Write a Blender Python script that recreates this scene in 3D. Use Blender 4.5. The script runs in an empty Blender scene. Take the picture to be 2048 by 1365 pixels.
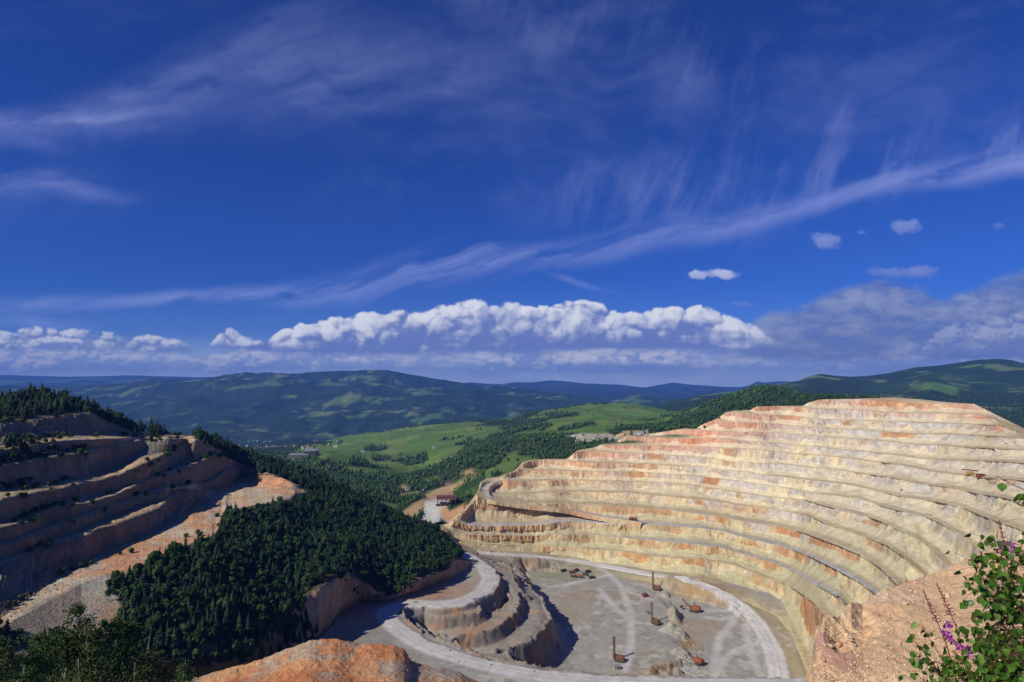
import bpy, bmesh, math, random
import numpy as np
from mathutils import Vector, Matrix
rng = np.random.default_rng(7)
random.seed(7)
sc = bpy.context.scene
COL = sc.collection
# ---------------------------------------------------------------- camera geometry (survey helper)
F, CX, CY, YH = 1200.0, 1024.0, 682.5, 772.0
PITCH = math.atan((YH-CY)/F)
cp, sp = math.cos(PITCH), math.sin(PITCH)
def ray(px, py):
    x = (np.asarray(px, float)-CX)/F; v = (CY-np.asarray(py, float))/F
    return x, cp-v*sp, sp+v*cp
def PD(px, py, D):                     # point on the sight line at forward distance D
    X, Y, Z = ray(px, py); D = np.asarray(D, float)
    return np.stack(np.broadcast_arrays(X*D/Y, D*np.ones_like(X), Z*D/Y), -1)
def PZ(px, py, z):                     # point on the sight line at height z
    X, Y, Z = ray(px, py); t = np.asarray(z, float)/Z
    return np.stack(np.broadcast_arrays(X*t, Y*t, Z*t), -1)
def proj(P):
    X, Y, Z = P[..., 0], P[..., 1], P[..., 2]
    f = Y*cp+Z*sp; u = -Y*sp+Z*cp
    f = np.maximum(f, 1e-3)
    return CX+F*X/f, CY-F*u/f
def tand(px, py):
    X, Y, Z = ray(px, py); return -Z/Y
def pl(pts, x):                        # polyline y(x)
    a = np.array(sorted(pts), float); return np.interp(x, a[:, 0], a[:, 1])
# ---------------------------------------------------------------- noise
def _h(ix, iy, iz, s):
    h = (ix*374761393+iy*668265263+iz*2147483647*0+iz*1274126177+s*974634777) & 0xffffffff
    h = ((h ^ (h >> 13))*1274126177) & 0xffffffff
    h = (h ^ (h >> 16))
    return (h & 0xffffff)/float(0x1000000)
def vnoise(P, s=0):
    P = np.asarray(P, float); i = np.floor(P).astype(np.int64); f = P-i; f = f*f*(3-2*f)
    r = 0
    for dx in (0, 1):
        wx = f[..., 0] if dx else 1-f[..., 0]
        for dy in (0, 1):
            wy = f[..., 1] if dy else 1-f[..., 1]
            for dz in (0, 1):
                wz = f[..., 2] if dz else 1-f[..., 2]
                r = r+wx*wy*wz*_h(i[..., 0]+dx, i[..., 1]+dy, i[..., 2]+dz, s)
    return r*2-1
def fbm(P, sc_, octv=4, s=0, gain=.5, zs=1.0):
    P = np.asarray(P, float)*np.array([1, 1, zs])/sc_
    a, r, n = 1.0, 0, 0
    for k in range(octv):
        r = r+a*vnoise(P+17.3*k, s+k); n += a; a *= gain; P = P*2.03
    return r/n
def ridged(P, sc_, octv=4, s=0, gain=.5, zs=1.0):
    P = np.asarray(P, float)*np.array([1, 1, zs])/sc_
    a, r, n = 1.0, 0, 0
    for k in range(octv):
        r = r+a*(1-2*np.abs(vnoise(P+9.1*k, s+k))); n += a; a *= gain; P = P*2.03
    return r/n
def ss(a, b, x):
    t = np.clip((x-a)/(b-a+1e-12), 0, 1); return t*t*(3-2*t)
def smooth1(a, n):
    k = np.hanning(n+2)[1:-1]; k /= k.sum()
    return np.convolve(np.pad(a, (n//2, n-1-n//2), 'edge'), k, 'valid')
def inpoly(x, y, poly):
    x = np.asarray(x, float); y = np.asarray(y, float); r = np.zeros(x.shape, bool)
    n = len(poly)
    for i in range(n):
        x1, y1 = poly[i]; x2, y2 = poly[(i+1) % n]
        if y1 == y2: continue
        c = ((y1 > y) != (y2 > y)) & (x < (x2-x1)*(y-y1)/(y2-y1)+x1)
        r ^= c
    return r
def dpoly(x, y, pts, closed=False):    # distance to a polyline
    x = np.asarray(x, float); y = np.asarray(y, float); d = np.full(x.shape, 1e9)
    for i in range(len(pts)-1):
        ax, ay = pts[i][:2]; bx, by = pts[i+1][:2]; vx, vy = bx-ax, by-ay
        t = np.clip(((x-ax)*vx+(y-ay)*vy)/(vx*vx+vy*vy+1e-9), 0, 1)
        d = np.minimum(d, np.hypot(x-ax-t*vx, y-ay-t*vy))
    return d
def densify(pts, n):
    p = np.array(pts, float); seg = np.r_[0, np.cumsum(np.linalg.norm(np.diff(p, axis=0), axis=1))]
    t = np.linspace(0, seg[-1], n)
    out = np.stack([np.interp(t, seg, p[:, k]) for k in range(p.shape[1])], -1)
    for k in range(p.shape[1]): out[:, k] = smooth1(out[:, k], max(3, n//(2*len(pts)) | 1))
    out[0] = p[0]; out[-1] = p[-1]
    return out
# ---------------------------------------------------------------- mesh helpers
def mk_mesh(name, V, Fc, mat=None, col=None, smooth=True, parent=None):
    V = np.asarray(V, np.float32).reshape(-1, 3)
    me = bpy.data.meshes.new(name)
    Fc = np.asarray(Fc, np.int32); n, k = Fc.shape
    me.vertices.add(len(V)); me.vertices.foreach_set('co', V.ravel())
    me.loops.add(n*k); me.loops.foreach_set('vertex_index', Fc.ravel())
    me.polygons.add(n); me.polygons.foreach_set('loop_start', np.arange(0, n*k, k, dtype=np.int32))
    me.polygons.foreach_set('loop_total', np.full(n, k, np.int32))
    if smooth: me.polygons.foreach_set('use_smooth', np.ones(n, bool))
    me.update(calc_edges=True)
    if col is not None:
        c = np.ones((len(V), 4), np.float32); c[:, :3] = np.asarray(col, np.float32).reshape(-1, 3)
        a = me.color_attributes.new('Col', 'FLOAT_COLOR', 'POINT'); a.data.foreach_set('color', c.ravel())
    if mat: me.materials.append(mat)
    o = bpy.data.objects.new(name, me); COL.objects.link(o)
    if parent: o.parent = parent
    return o
def grid_faces(R, C):
    i = np.arange(R-1)[:, None]*C+np.arange(C-1)[None]
    return np.stack([i, i+1, i+C+1, i+C], -1).reshape(-1, 4)
def tag(o, label=None, cat=None, group=None, kind=None):
    if label: o['label'] = label
    if cat: o['category'] = cat
    if group: o['group'] = group
    if kind: o['kind'] = kind
    return o
def grid_norm(G):
    du = np.gradient(G, axis=1); dv = np.gradient(G, axis=0)
    n = np.cross(du, dv); n /= np.linalg.norm(n, axis=-1, keepdims=True)+1e-9
    return n*np.sign(n[..., 2:3]+1e-9)
# ---------------------------------------------------------------- materials
class NB:
    def __init__(s, nt): s.nt = nt
    def n(s, t, **kw):
        nd = s.nt.nodes.new(t)
        for k, v in kw.items(): setattr(nd, k, v)
        return nd
    def put(s, sock, v):
        if isinstance(v, bpy.types.NodeSocket): s.nt.links.new(v, sock)
        elif v is not None: sock.default_value = v
    def m(s, op, a, b=None, c=None, clamp=False):
        nd = s.n('ShaderNodeMath', operation=op, use_clamp=clamp)
        for i, v in enumerate((a, b, c)):
            if v is not None: s.put(nd.inputs[i], v)
        return nd.outputs[0]
    def add(s, a, b): return s.m('ADD', a, b)
    def sub(s, a, b): return s.m('SUBTRACT', a, b)
    def mul(s, a, b): return s.m('MULTIPLY', a, b)
    def sst(s, x, a, b, lo=0., hi=1.):
        nd = s.n('ShaderNodeMapRange', interpolation_type='SMOOTHSTEP')
        for i, v in enumerate((x, a, b, lo, hi)): s.put(nd.inputs[i], v)
        return nd.outputs[0]
    def xyz(s, x, y, z=0.):
        nd = s.n('ShaderNodeCombineXYZ')
        for i, v in enumerate((x, y, z)): s.put(nd.inputs[i], v)
        return nd.outputs[0]
    def noise(s, vec, scale, detail=4., rough=.5, dist=0., col=False):
        nd = s.n('ShaderNodeTexNoise')
        s.put(nd.inputs['Vector'], vec); s.put(nd.inputs['Scale'], scale); s.put(nd.inputs['Detail'], detail)
        s.put(nd.inputs['Roughness'], rough); s.put(nd.inputs['Distortion'], dist)
        return nd.outputs['Color' if col else 'Fac']
    def mix(s, f, a, b, bt='MIX'):
        nd = s.n('ShaderNodeMix', data_type='RGBA', blend_type=bt)
        s.put(nd.inputs[0], f); s.put(nd.inputs[6], a); s.put(nd.inputs[7], b)
        return nd.outputs[2]
    def vm(s, op, a, b=None):
        nd = s.n('ShaderNodeVectorMath', operation=op); s.put(nd.inputs[0], a)
        if b is not None: s.put(nd.inputs[1], b)
        return nd.outputs[0]
def c4(c): return (c[0], c[1], c[2], 1.)
def new_mat(name):
    m = bpy.data.materials.new(name); m.use_nodes = True
    nt = m.node_tree; nt.nodes.clear(); b = NB(nt)
    out = b.n('ShaderNodeOutputMaterial'); p = b.n('ShaderNodeBsdfPrincipled')
    nt.links.new(p.outputs[0], out.inputs[0])
    p.inputs['Specular IOR Level'].default_value = .2
    return m, b, p
def ground_mat(name, s1, s2, amp=.25, bump=.5, bdist=1.0, rough=.95, stretch=1.0, tint2=None):
    """vertex colour of the ground x fine mottling + relief"""
    m, b, p = new_mat(name)
    at = b.n('ShaderNodeAttribute', attribute_name='Col')
    g = b.n('ShaderNodeNewGeometry'); pos = g.outputs['Position']
    if stretch != 1: pos = b.vm('MULTIPLY', pos, (1, 1, stretch))
    n1 = b.noise(pos, 1/s1, 6., .6); n2 = b.noise(pos, 1/s2, 5., .65)
    f = b.add(b.mul(b.sub(n1, .5), 2.6*amp), b.add(b.mul(b.sub(n2, .5), 2.6*amp), 1.))
    c = b.vm('SCALE', at.outputs['Color']); nd = c.node; b.put(nd.inputs[3], f)
    if tint2:
        n3 = b.noise(pos, 1/(s1*2.7), 3., .55)
        c = b.mix(b.sst(n3, .5, .75, 0., .35), c, b.mix(1., c, c4(tint2), 'MULTIPLY'))
    b.put(p.inputs['Base Color'], c); p.inputs['Roughness'].default_value = rough
    bm_ = b.n('ShaderNodeBump'); b.put(bm_.inputs['Strength'], bump); b.put(bm_.inputs['Distance'], bdist)
    b.put(bm_.inputs['Height'], b.add(n1, b.mul(n2, .5))); b.nt.links.new(bm_.outputs[0], p.inputs['Normal'])
    return m
def plain_mat(name, col, rough=.7, metal=0., var=.25, scale=.6, spec=.3):
    m, b, p = new_mat(name)
    tc = b.n('ShaderNodeTexCoord'); n1 = b.noise(tc.outputs['Object'], scale, 4., .6)
    f = b.add(b.mul(b.sub(n1, .5), 2*var), 1.)
    c = b.n('ShaderNodeVectorMath', operation='SCALE'); c.inputs[0].default_value = col; b.put(c.inputs[3], f)
    b.put(p.inputs['Base Color'], c.outputs[0]); p.inputs['Roughness'].default_value = rough
    p.inputs['Metallic'].default_value = metal; p.inputs['Specular IOR Level'].default_value = spec
    return m
# ---------------------------------------------------------------- camera
cam_d = bpy.data.cameras.new('camera'); cam = bpy.data.objects.new('camera', cam_d); COL.objects.link(cam)
cam_d.sensor_width = 36; cam_d.lens = 36*F/2048; cam_d.clip_start = .1; cam_d.clip_end = 120000
cam.location = (0, 0, 0); cam.rotation_euler = (math.pi/2+PITCH, 0, 0)
sc.camera = cam
# ---------------------------------------------------------------- light
SKY_STRENGTH = .051
HAZE = 5.4e-5
SUN_EL = math.radians(38.5); LX, LY = .78, .625       # travel direction of the light on the ground
sd = bpy.data.lights.new('sun', 'SUN'); so = bpy.data.objects.new('sun', sd); COL.objects.link(so)
sd.energy = 5.0; sd.angle = math.radians(.5); sd.color = (1, .93, .8)
Ldir = Vector((LX*math.cos(SUN_EL), LY*math.cos(SUN_EL), -math.sin(SUN_EL))).normalized()
so.rotation_euler = Ldir.to_track_quat('-Z', 'Y').to_euler()
sc.view_settings.view_transform = 'Standard'; sc.view_settings.look = 'None'
sc.view_settings.exposure = 0.0; sc.view_settings.gamma = 1
sc.cycles.max_bounces = 4; sc.cycles.diffuse_bounces = 2; sc.cycles.transparent_max_bounces = 8
sc.cycles.volume_bounces = 0; sc.cycles.use_denoising = True
# ================================================================ SKY
w = bpy.data.worlds.new('World'); sc.world = w; w.use_nodes = True
nt = w.node_tree; nt.nodes.clear(); b = NB(nt)
out = b.n('ShaderNodeOutputWorld'); bg = b.n('ShaderNodeBackground'); nt.links.new(bg.outputs[0], out.inputs[0])
sky = b.n('ShaderNodeTexSky', sky_type='NISHITA'); sky.sun_disc = False
sky.sun_elevation = SUN_EL; sky.sun_rotation = math.atan2(-LX, -LY)
sky.altitude = 1000; sky.air_density = 1.0; sky.dust_density = .35; sky.ozone_density = 3.0
base = b.mix(1., sky.outputs[0], (.25, .58, 1.62, 1), 'MULTIPLY')
nt.links.new(base, bg.inputs[0]); bg.inputs[1].default_value = SKY_STRENGTH
# ---- the cloud layer: one far spherical shell of glowing cloud with light, shade and horizon haze painted in, thin where the blue shows through
def cloud_layer():
    Rr = 52000.
    dpx = 2.05
    xs = np.arange(-420, 2470, dpx); ys = np.r_[np.arange(-260, 420, 3.0), np.arange(420, 792, 1.45)]
    X, Y, Z = ray(*np.meshgrid(xs, ys)); n = np.sqrt(X*X+Y*Y+Z*Z)
    V = np.stack([X/n*Rr, Y/n*Rr, Z/n*Rr], -1)
    P, Q = X/Y, Z/Y
    px, _ = proj(V)                                      # heading, as a pixel column at the horizon
    hx = CX+F*(P*1.0)/ (1.0/math.cos(PITCH)) * 1.0
    hx = CX+P*F*cp
    def pq(px_, py_):
        x, y, z = ray(px_, py_); return float(x/y), float(z/y)
    def fc(pts):
        a = sorted(pq(*p) for p in pts); a = np.array(a)
        t = np.linspace(a[0, 0], a[-1, 0], 900); v = smooth1(np.interp(t, a[:, 0], a[:, 1]), 11)
        return np.interp(P, t, v)
    def vc(pts):
        a = np.array([(pq(x, 700)[0], v) for x, v in pts]); t = np.linspace(-1.6, 1.6, 900)
        return np.interp(P, t, smooth1(np.interp(t, a[:, 0], a[:, 1]), 15))
    def n3(u, v, s, sc_, o, g=.55): return fbm(np.stack([u, v, np.full_like(u, s)], -1), 1/sc_, o, int(s), g)
    wr = n3(P, Q, 3, 2.2, 3)*.5; wr2 = n3(P, Q, 8, 9., 4)*.5
    def streak(sc_, ang, a, c, s, warp=.25):
        ca, sa = math.cos(ang), math.sin(ang)
        u = P*ca+Q*sa; v = -P*sa+Q*ca
        return n3(u*a+wr2*.3, v*c+wr*warp*c*.25+wr2*.25, s, sc_, 6, .6)*.5+.5
    Qw = Q+wr*.10+wr2*.022
    def band(center, width, amt, st, lo, hi):
        d = np.abs((Qw-fc(center))/np.maximum(vc(width)*.35, .004))
        return (1-ss(0, 1, d))**1.2*vc(amt)*ss(lo, hi, st)
    s1 = streak(3., .10, 1., 7., 1); s2 = streak(3.6, .26, 1., 9., 5, .35); s3 = streak(3.5, 1.2, 1., 4.5, 9, .6); s4 = streak(2.0, .14, 1., 3.6, 14, .6)
    bands = [
     band([(-900,300),(-60,262),(100,262),(250,222),(420,165),(620,160),(850,180),(1000,200),(2900,220)], [(-400,.2),(0,.15),(250,.30),(600,.5),(900,.4),(2000,.2)], [(-400,.5),(0,.9),(100,.85),(300,.62),(600,.6),(900,.42),(1080,.12),(1250,0),(2000,0)], s4, .20, .66),
     band([(-900,225),(60,262),(200,245),(330,220),(2900,200)], [(0,.09),(200,.08),(2000,.03)], [(-300,.5),(0,.8),(120,.9),(250,.35),(420,0),(2000,0)], s1, .25, .6),
     band([(-900,350),(100,375),(260,402),(2900,400)], [(0,.10),(260,.05),(2000,.03)], [(0,.55),(150,.35),(280,.02),(350,0),(2000,0)], s1, .3, .6),
     band([(-900,610),(-60,600),(200,590),(400,583),(600,575),(760,560),(900,535),(1050,528),(1200,508),(1400,470),(1600,420),(1800,378),(1950,345),(2100,320),(2900,180)], [(0,.07),(400,.05),(640,.11),(900,.15),(1100,.11),(1300,.13),(1700,.10),(2048,.11)], [(0,.6),(200,.55),(380,.7),(650,.85),(850,.8),(950,.8),(1060,.75),(1150,.6),(1300,.6),(1700,.6),(1850,.75),(2048,.85)], s2, .26, .66),
     band([(-900,420),(1000,430),(1200,405),(1350,400),(1500,385),(1700,360),(1850,330),(2100,270),(2900,100)], [(0,.05),(1100,.25),(1300,.35),(1500,.4),(1800,.25),(2048,.22)], [(0,0),(1050,0),(1150,.3),(1300,.4),(1500,.5),(1700,.5),(1900,.5),(2048,.6)], s3, .42, .72),
     band([(-900,0),(940,-30),(1020,30),(1100,70),(1300,100),(1500,190),(1640,200),(1700,240),(2900,240)], [(0,.1),(1000,.25),(1300,.5),(1500,.5),(1650,.4),(1750,.3),(2048,.3)], [(0,0),(880,0),(1000,.32),(1200,.22),(1500,.25),(1620,.45),(1680,.45),(1740,.08),(2048,.10)], s3, .40, .74),
     band([(-900,560),(900,560),(1100,562),(1150,575),(1220,590),(2900,590)], [(0,.02),(1220,.03),(2048,.02)], [(0,0),(1080,0),(1150,.5),(1200,.3),(1240,0),(2048,0)], s1, .3, .6),
     band([(-900,620),(60,628),(120,640),(180,640),(2900,600)], [(0,.06),(180,.07),(2048,.02)], [(0,.3),(60,.5),(150,.5),(190,.1),(230,0),(2048,0)], s2, .3, .65),
     band([(-900,60),(400,80),(1000,60),(1600,40),(2900,120)], [(0,.6),(2048,.6)], [(0,.12),(500,.20),(900,.16),(1300,.18),(2048,.14)], s4, .4, .8)]
    A = np.zeros_like(P)
    for k in bands: A = 1-(1-A)*(1-np.clip(k, 0, 1))
    wisp = ss(-.15, .55, n3(P*1.3+.6*wr, Q*2.6+.8*wr, 91, 2.6, 6, .62))*ss(-.2, .5, n3(P, Q, 95, 1.5, 3)+.25)*ss(.16, .42, Q)
    A = 1-(1-A*.56)*(1-.11*wisp)
    C = np.zeros(P.shape+(3,))+np.array((.40, .46, .86))
    def over(c, a):
        nonlocal A, C
        a = np.clip(a, 0, 1)[..., None]; A0 = A[..., None]
        An = a+A0*(1-a)
        C = np.where(An > 1e-5, (c*a+C*A0*(1-a))/np.maximum(An, 1e-5), C); A = An[..., 0]
    hz = ss(.13, -.02, Q)*0
    over(np.zeros(3)+np.array((.22, .36, .74)), (1-ss(-.02, .19, Q))*.5)
    over(np.zeros(3)+np.array((.66, .78, .92)), (1-ss(.0, .095, Q))*.85)
    def vor(u, v, s):
        iu, iv = np.floor(u).astype(np.int64), np.floor(v).astype(np.int64); best = np.full(u.shape, 9.)
        z = np.zeros_like(iu)
        for a in (-1, 0, 1):
            for c in (-1, 0, 1):
                jx, jy = iu+a, iv+c
                best = np.minimum(best, (jx+_h(jx, jy, z, s)-u)**2+(jy+_h(jx, jy, z, s+7)-v)**2)
        return best
    def relief(zoom, flat, off):
        qf = Q*flat; m = Q < .30
        out0 = np.zeros_like(P); outd = np.zeros_like(P); outn = np.zeros_like(P); outf = np.zeros_like(P)
        p, q = P[m]+off, qf[m]; o = np.ones_like(p)
        f = lambda u, v, s, sc_, oc: fbm(np.stack([u, v, o*s], -1), 1/sc_, oc, s, .6)
        wu, wv = f(p, q, 21, 26*zoom, 4)*.020/zoom, f(p, q, 31, 26*zoom, 4)*.020/zoom
        wu += f(p, q, 27, 90*zoom, 3)*.005/zoom; wv += f(p, q, 37, 90*zoom, 3)*.005/zoom
        def rel(du, dv):
            h = 0
            for sc1, wt in ((13., .50), (27., .30), (55., .20)):
                h = h+wt*(.62-vor((p+wu+du)*sc1*zoom, (q+wv+dv)*sc1*zoom, int(sc1)))
            return h
        h0 = rel(0, 0); h1 = rel(-.0046/zoom, .0062*flat/zoom); h2 = rel(-.010/zoom, .012*flat/zoom)
        fine = f(p+wu, q+wv, 41, 110*zoom, 4)
        out0[m] = h0+fine*.09; outd[m] = (h0-h1)*.65+(h0-h2)*.35+fine*.02; outn[m] = f(p, Q[m]*6, 51, 9*zoom, 4)*.5; outf[m] = f(p, Q[m]*3., 61, 14*zoom, 5)
        return out0, outd, outn, outf
    RA = relief(1., 1., 3.); RB = relief(1.5, 1.5, 11.)
    def cumulus(R, top, bot, amp, bright, shade, soft, amt, lam=1., white=1., lg=4.2, veil=0.):
        h0, lit0, fn, fz = R
        T = fc(top); B = fc(bot)
        edge = T-Q+(h0-.38)*amp*2+fz*.0035
        a = ss(0, soft, edge)
        hb = Q-B+fn*.026
        a = a*ss(-.006, .012, hb)
        rel = hb/np.maximum(T-B, .01)
        li = ss(.05, .95, rel)*.9+lit0*lg*.75*ss(-.1, .6, rel+fn)+(h0-.5)*.75+.42*fz
        li = ss(-.05, 1.15, li)*lam
        if veil: li = li*(1-veil)+veil*ss(-.6, .7, fz); a = a*(1-veil*.5*ss(-.2, .5, -fz))
        c = np.array(shade)+(np.array(bright)-np.array(shade))*li[..., None]
        over(c, a*vc(amt)*white)
    E0, E1 = -1500, 3600
    # thin grey veil under and between the banks
    over(np.array((.38, .45, .70))+.12*RB[3][..., None], (ss(0, .02, fc([(E0,690),(0,672),(380,700),(500,690),(900,690),(1450,650),(1600,620),(2048,590),(E1,560)])-Q))*(.35+.5*ss(-.5, .6, RA[3]))*.85)
    cumulus(RB, [(E0,690),(0,695),(100,700),(300,695),(400,716),(450,706),(520,698),(700,708),(800,696),(900,706),(960,698),(1100,694),(1350,694),(1450,708),(1700,706),(1900,694),(2100,686),(E1,680)],
      [(E0,752),(0,748),(400,750),(700,742),(1000,752),(1500,750),(2100,742),(E1,740)], .020, (.80,.78,.80), (.27,.35,.62), .010,
      [(0,.75),(200,.85),(380,.5),(480,.95),(640,.8),(800,.8),(900,.4),(960,.9),(1100,.95),(1350,.95),(1420,.55),(1700,.7),(2048,.8)], 1., .85)
    cumulus(RA, [(E0,760),(1380,760),(1470,662),(1540,618),(1620,600),(1700,566),(1760,550),(1830,560),(1880,592),(1960,565),(2048,535),(2110,525),(E1,480)],
      [(E0,770),(1350,724),(1600,728),(2100,718),(E1,718)], .010, (.38,.43,.58), (.07,.11,.32), .018,
      [(0,0),(1380,0),(1450,.6),(1540,.9),(1760,.9),(1880,.88),(2048,.88)], .9, .92, 1.2, .5)
    cumulus(RB, [(E0,760),(1650,760),(1750,700),(1830,685),(1880,650),(1920,635),(1960,650),(2000,635),(2048,622),(2110,615),(E1,560)],
      [(E0,770),(1650,720),(1850,718),(2100,714),(E1,714)], .022, (.55,.58,.70), (.19,.25,.52), .014,
      [(0,0),(1700,0),(1800,.3),(1900,.6),(2048,.7)], 1., .9)
    cumulus(RB, [(E0,650),(-60,664),(40,660),(120,656),(180,664),(250,668),(330,672),(380,682),(402,700),(420,740),(E1,760)],
      [(E0,704),(120,708),(300,706),(400,704),(440,770),(E1,770)], .014, (.70,.74,.83), (.20,.27,.53), .007, [(0,.95),(390,.95),(412,0),(2048,0)])
    cumulus(RA, [(E0,730),(405,720),(424,680),(445,662),(468,654),(488,680),(520,676),(560,656),(620,646),(660,642),(700,628),(790,620),(850,624),(895,614),(925,606),(950,599),(985,616),(1025,604),(1070,616),(1120,606),(1160,602),(1210,616),(1250,628),(1300,616),(1360,612),(1420,604),(1450,628),(1490,646),(1522,660),(1545,688),(E1,730)],
      [(E0,696),(410,696),(430,700),(560,712),(700,709),(860,711),(1000,709),(1180,712),(1340,708),(1500,710),(1560,706),(E1,706)], .018, (.84,.86,.92), (.17,.23,.52), .006, [(0,0),(412,0),(426,1.),(1490,1.),(1530,.7),(1556,0),(2048,0)], 1., .97)
    NP = n3(P, Q, 71, 38., 5)*.5
    for px_, py_, wx, wy, al, br in ((1392,550,30,9,.8,(.48,.54,.80)),(1442,548,30,12,.85,(.53,.58,.82)),(1655,482,42,18,.42,(.40,.46,.78)),(1722,466,14,8,.28,(.40,.46,.78)),(1805,452,42,16,.40,(.40,.46,.78)),
           (1790,545,80,16,.5,(.24,.30,.62)),(1480,608,30,8,.2,(.36,.40,.72)),(2000,452,14,7,.2,(.36,.40,.72)),(1845,540,40,10,.35,(.26,.31,.62))):
        p0, q0 = pq(px_, py_)
        e = np.hypot((P-p0)*F/wx, (Q-q0)*F/wy)
        over(np.array(br)*(1+.5*np.clip((Q-q0)*F/wy, -1, 1)*.4)[..., None], ss(.05, .8, 1-e+NP*2.2)*al*(e < 2.5))
    edge = ss(-420, -250, np.broadcast_to(xs[None], P.shape))*(1-ss(2300, 2470, np.broadcast_to(xs[None], P.shape)))*ss(-260, -60, np.broadcast_to(ys[:, None], P.shape))
    A = A*edge
    R_, C_ = P.shape
    me_o = mk_mesh('sky', V.reshape(-1, 3), grid_faces(R_, C_)[:, ::-1], None, C.reshape(-1, 3), True)
    al = me_o.data.attributes.new('Alpha', 'FLOAT', 'POINT'); al.data.foreach_set('value', A.ravel().astype(np.float32))
    m = bpy.data.materials.new('cloud_light'); m.use_nodes = True; nt = m.node_tree; nt.nodes.clear(); b = NB(nt)
    o = b.n('ShaderNodeOutputMaterial'); mx = b.n('ShaderNodeMixShader'); tr = b.n('ShaderNodeBsdfTransparent'); em = b.n('ShaderNodeEmission')
    a1 = b.n('ShaderNodeAttribute', attribute_name='Alpha'); a2 = b.n('ShaderNodeAttribute', attribute_name='Col')
    nt.links.new(a1.outputs['Fac'], mx.inputs[0]); nt.links.new(tr.outputs[0], mx.inputs[1]); nt.links.new(em.outputs[0], mx.inputs[2])
    nt.links.new(a2.outputs['Color'], em.inputs[0]); nt.links.new(mx.outputs[0], o.inputs[0]); m.cycles.emission_sampling = 'NONE'
    me_o.data.materials.append(m); tag(me_o, kind='structure')
cloud_layer()
# ================================================================ TERRAIN
M_rock = ground_mat('quarry_rock', 10, 1.9, .34, 1., 2.2, stretch=.35)
M_soil = ground_mat('bare_soil', 9, 1.3, .24, .8, .5)
M_floor = ground_mat('quarry_floor', 14, 1.8, .20, .8, .7)
M_grass = ground_mat('meadow', 90, 12, .30, .6, 3., tint2=(.7, .85, .6))
M_far = ground_mat('far_hills', 420, 60, .28, .8, 25.)
M_road = ground_mat('gravel_road', 8, 1.2, .10, .3, .1)
def c3(*a): return np.array(a, float)
def softpoly(px, py, poly, w=4., jit=3., G=None):
    if G is not None: px = px+jit*fbm(G, 25, 3, 71); py = py+jit*.6*fbm(G, 25, 3, 72)
    d = dpoly(px, py, list(poly)+[poly[0]]); i = inpoly(px, py, poly)
    return ss(-w, w, np.where(i, d, -d))
CREAM, GREY, RUST, PINK, OLIVE, BERM, PALE, ORNG, TAN = (c3(.61,.51,.32), c3(.45,.42,.395), c3(.42,.175,.055), c3(.56,.30,.20),
    c3(.34,.32,.16), c3(.36,.29,.16), c3(.58,.53,.41), c3(.52,.25,.105), c3(.42,.31,.17))
def lerp(a, b_, t): return a+(b_-a)*t[..., None]
def blob(px, py, x, y, rx, ry): return np.exp(-(((px-x)/rx)**2+((py-y)/ry)**2))
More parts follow.
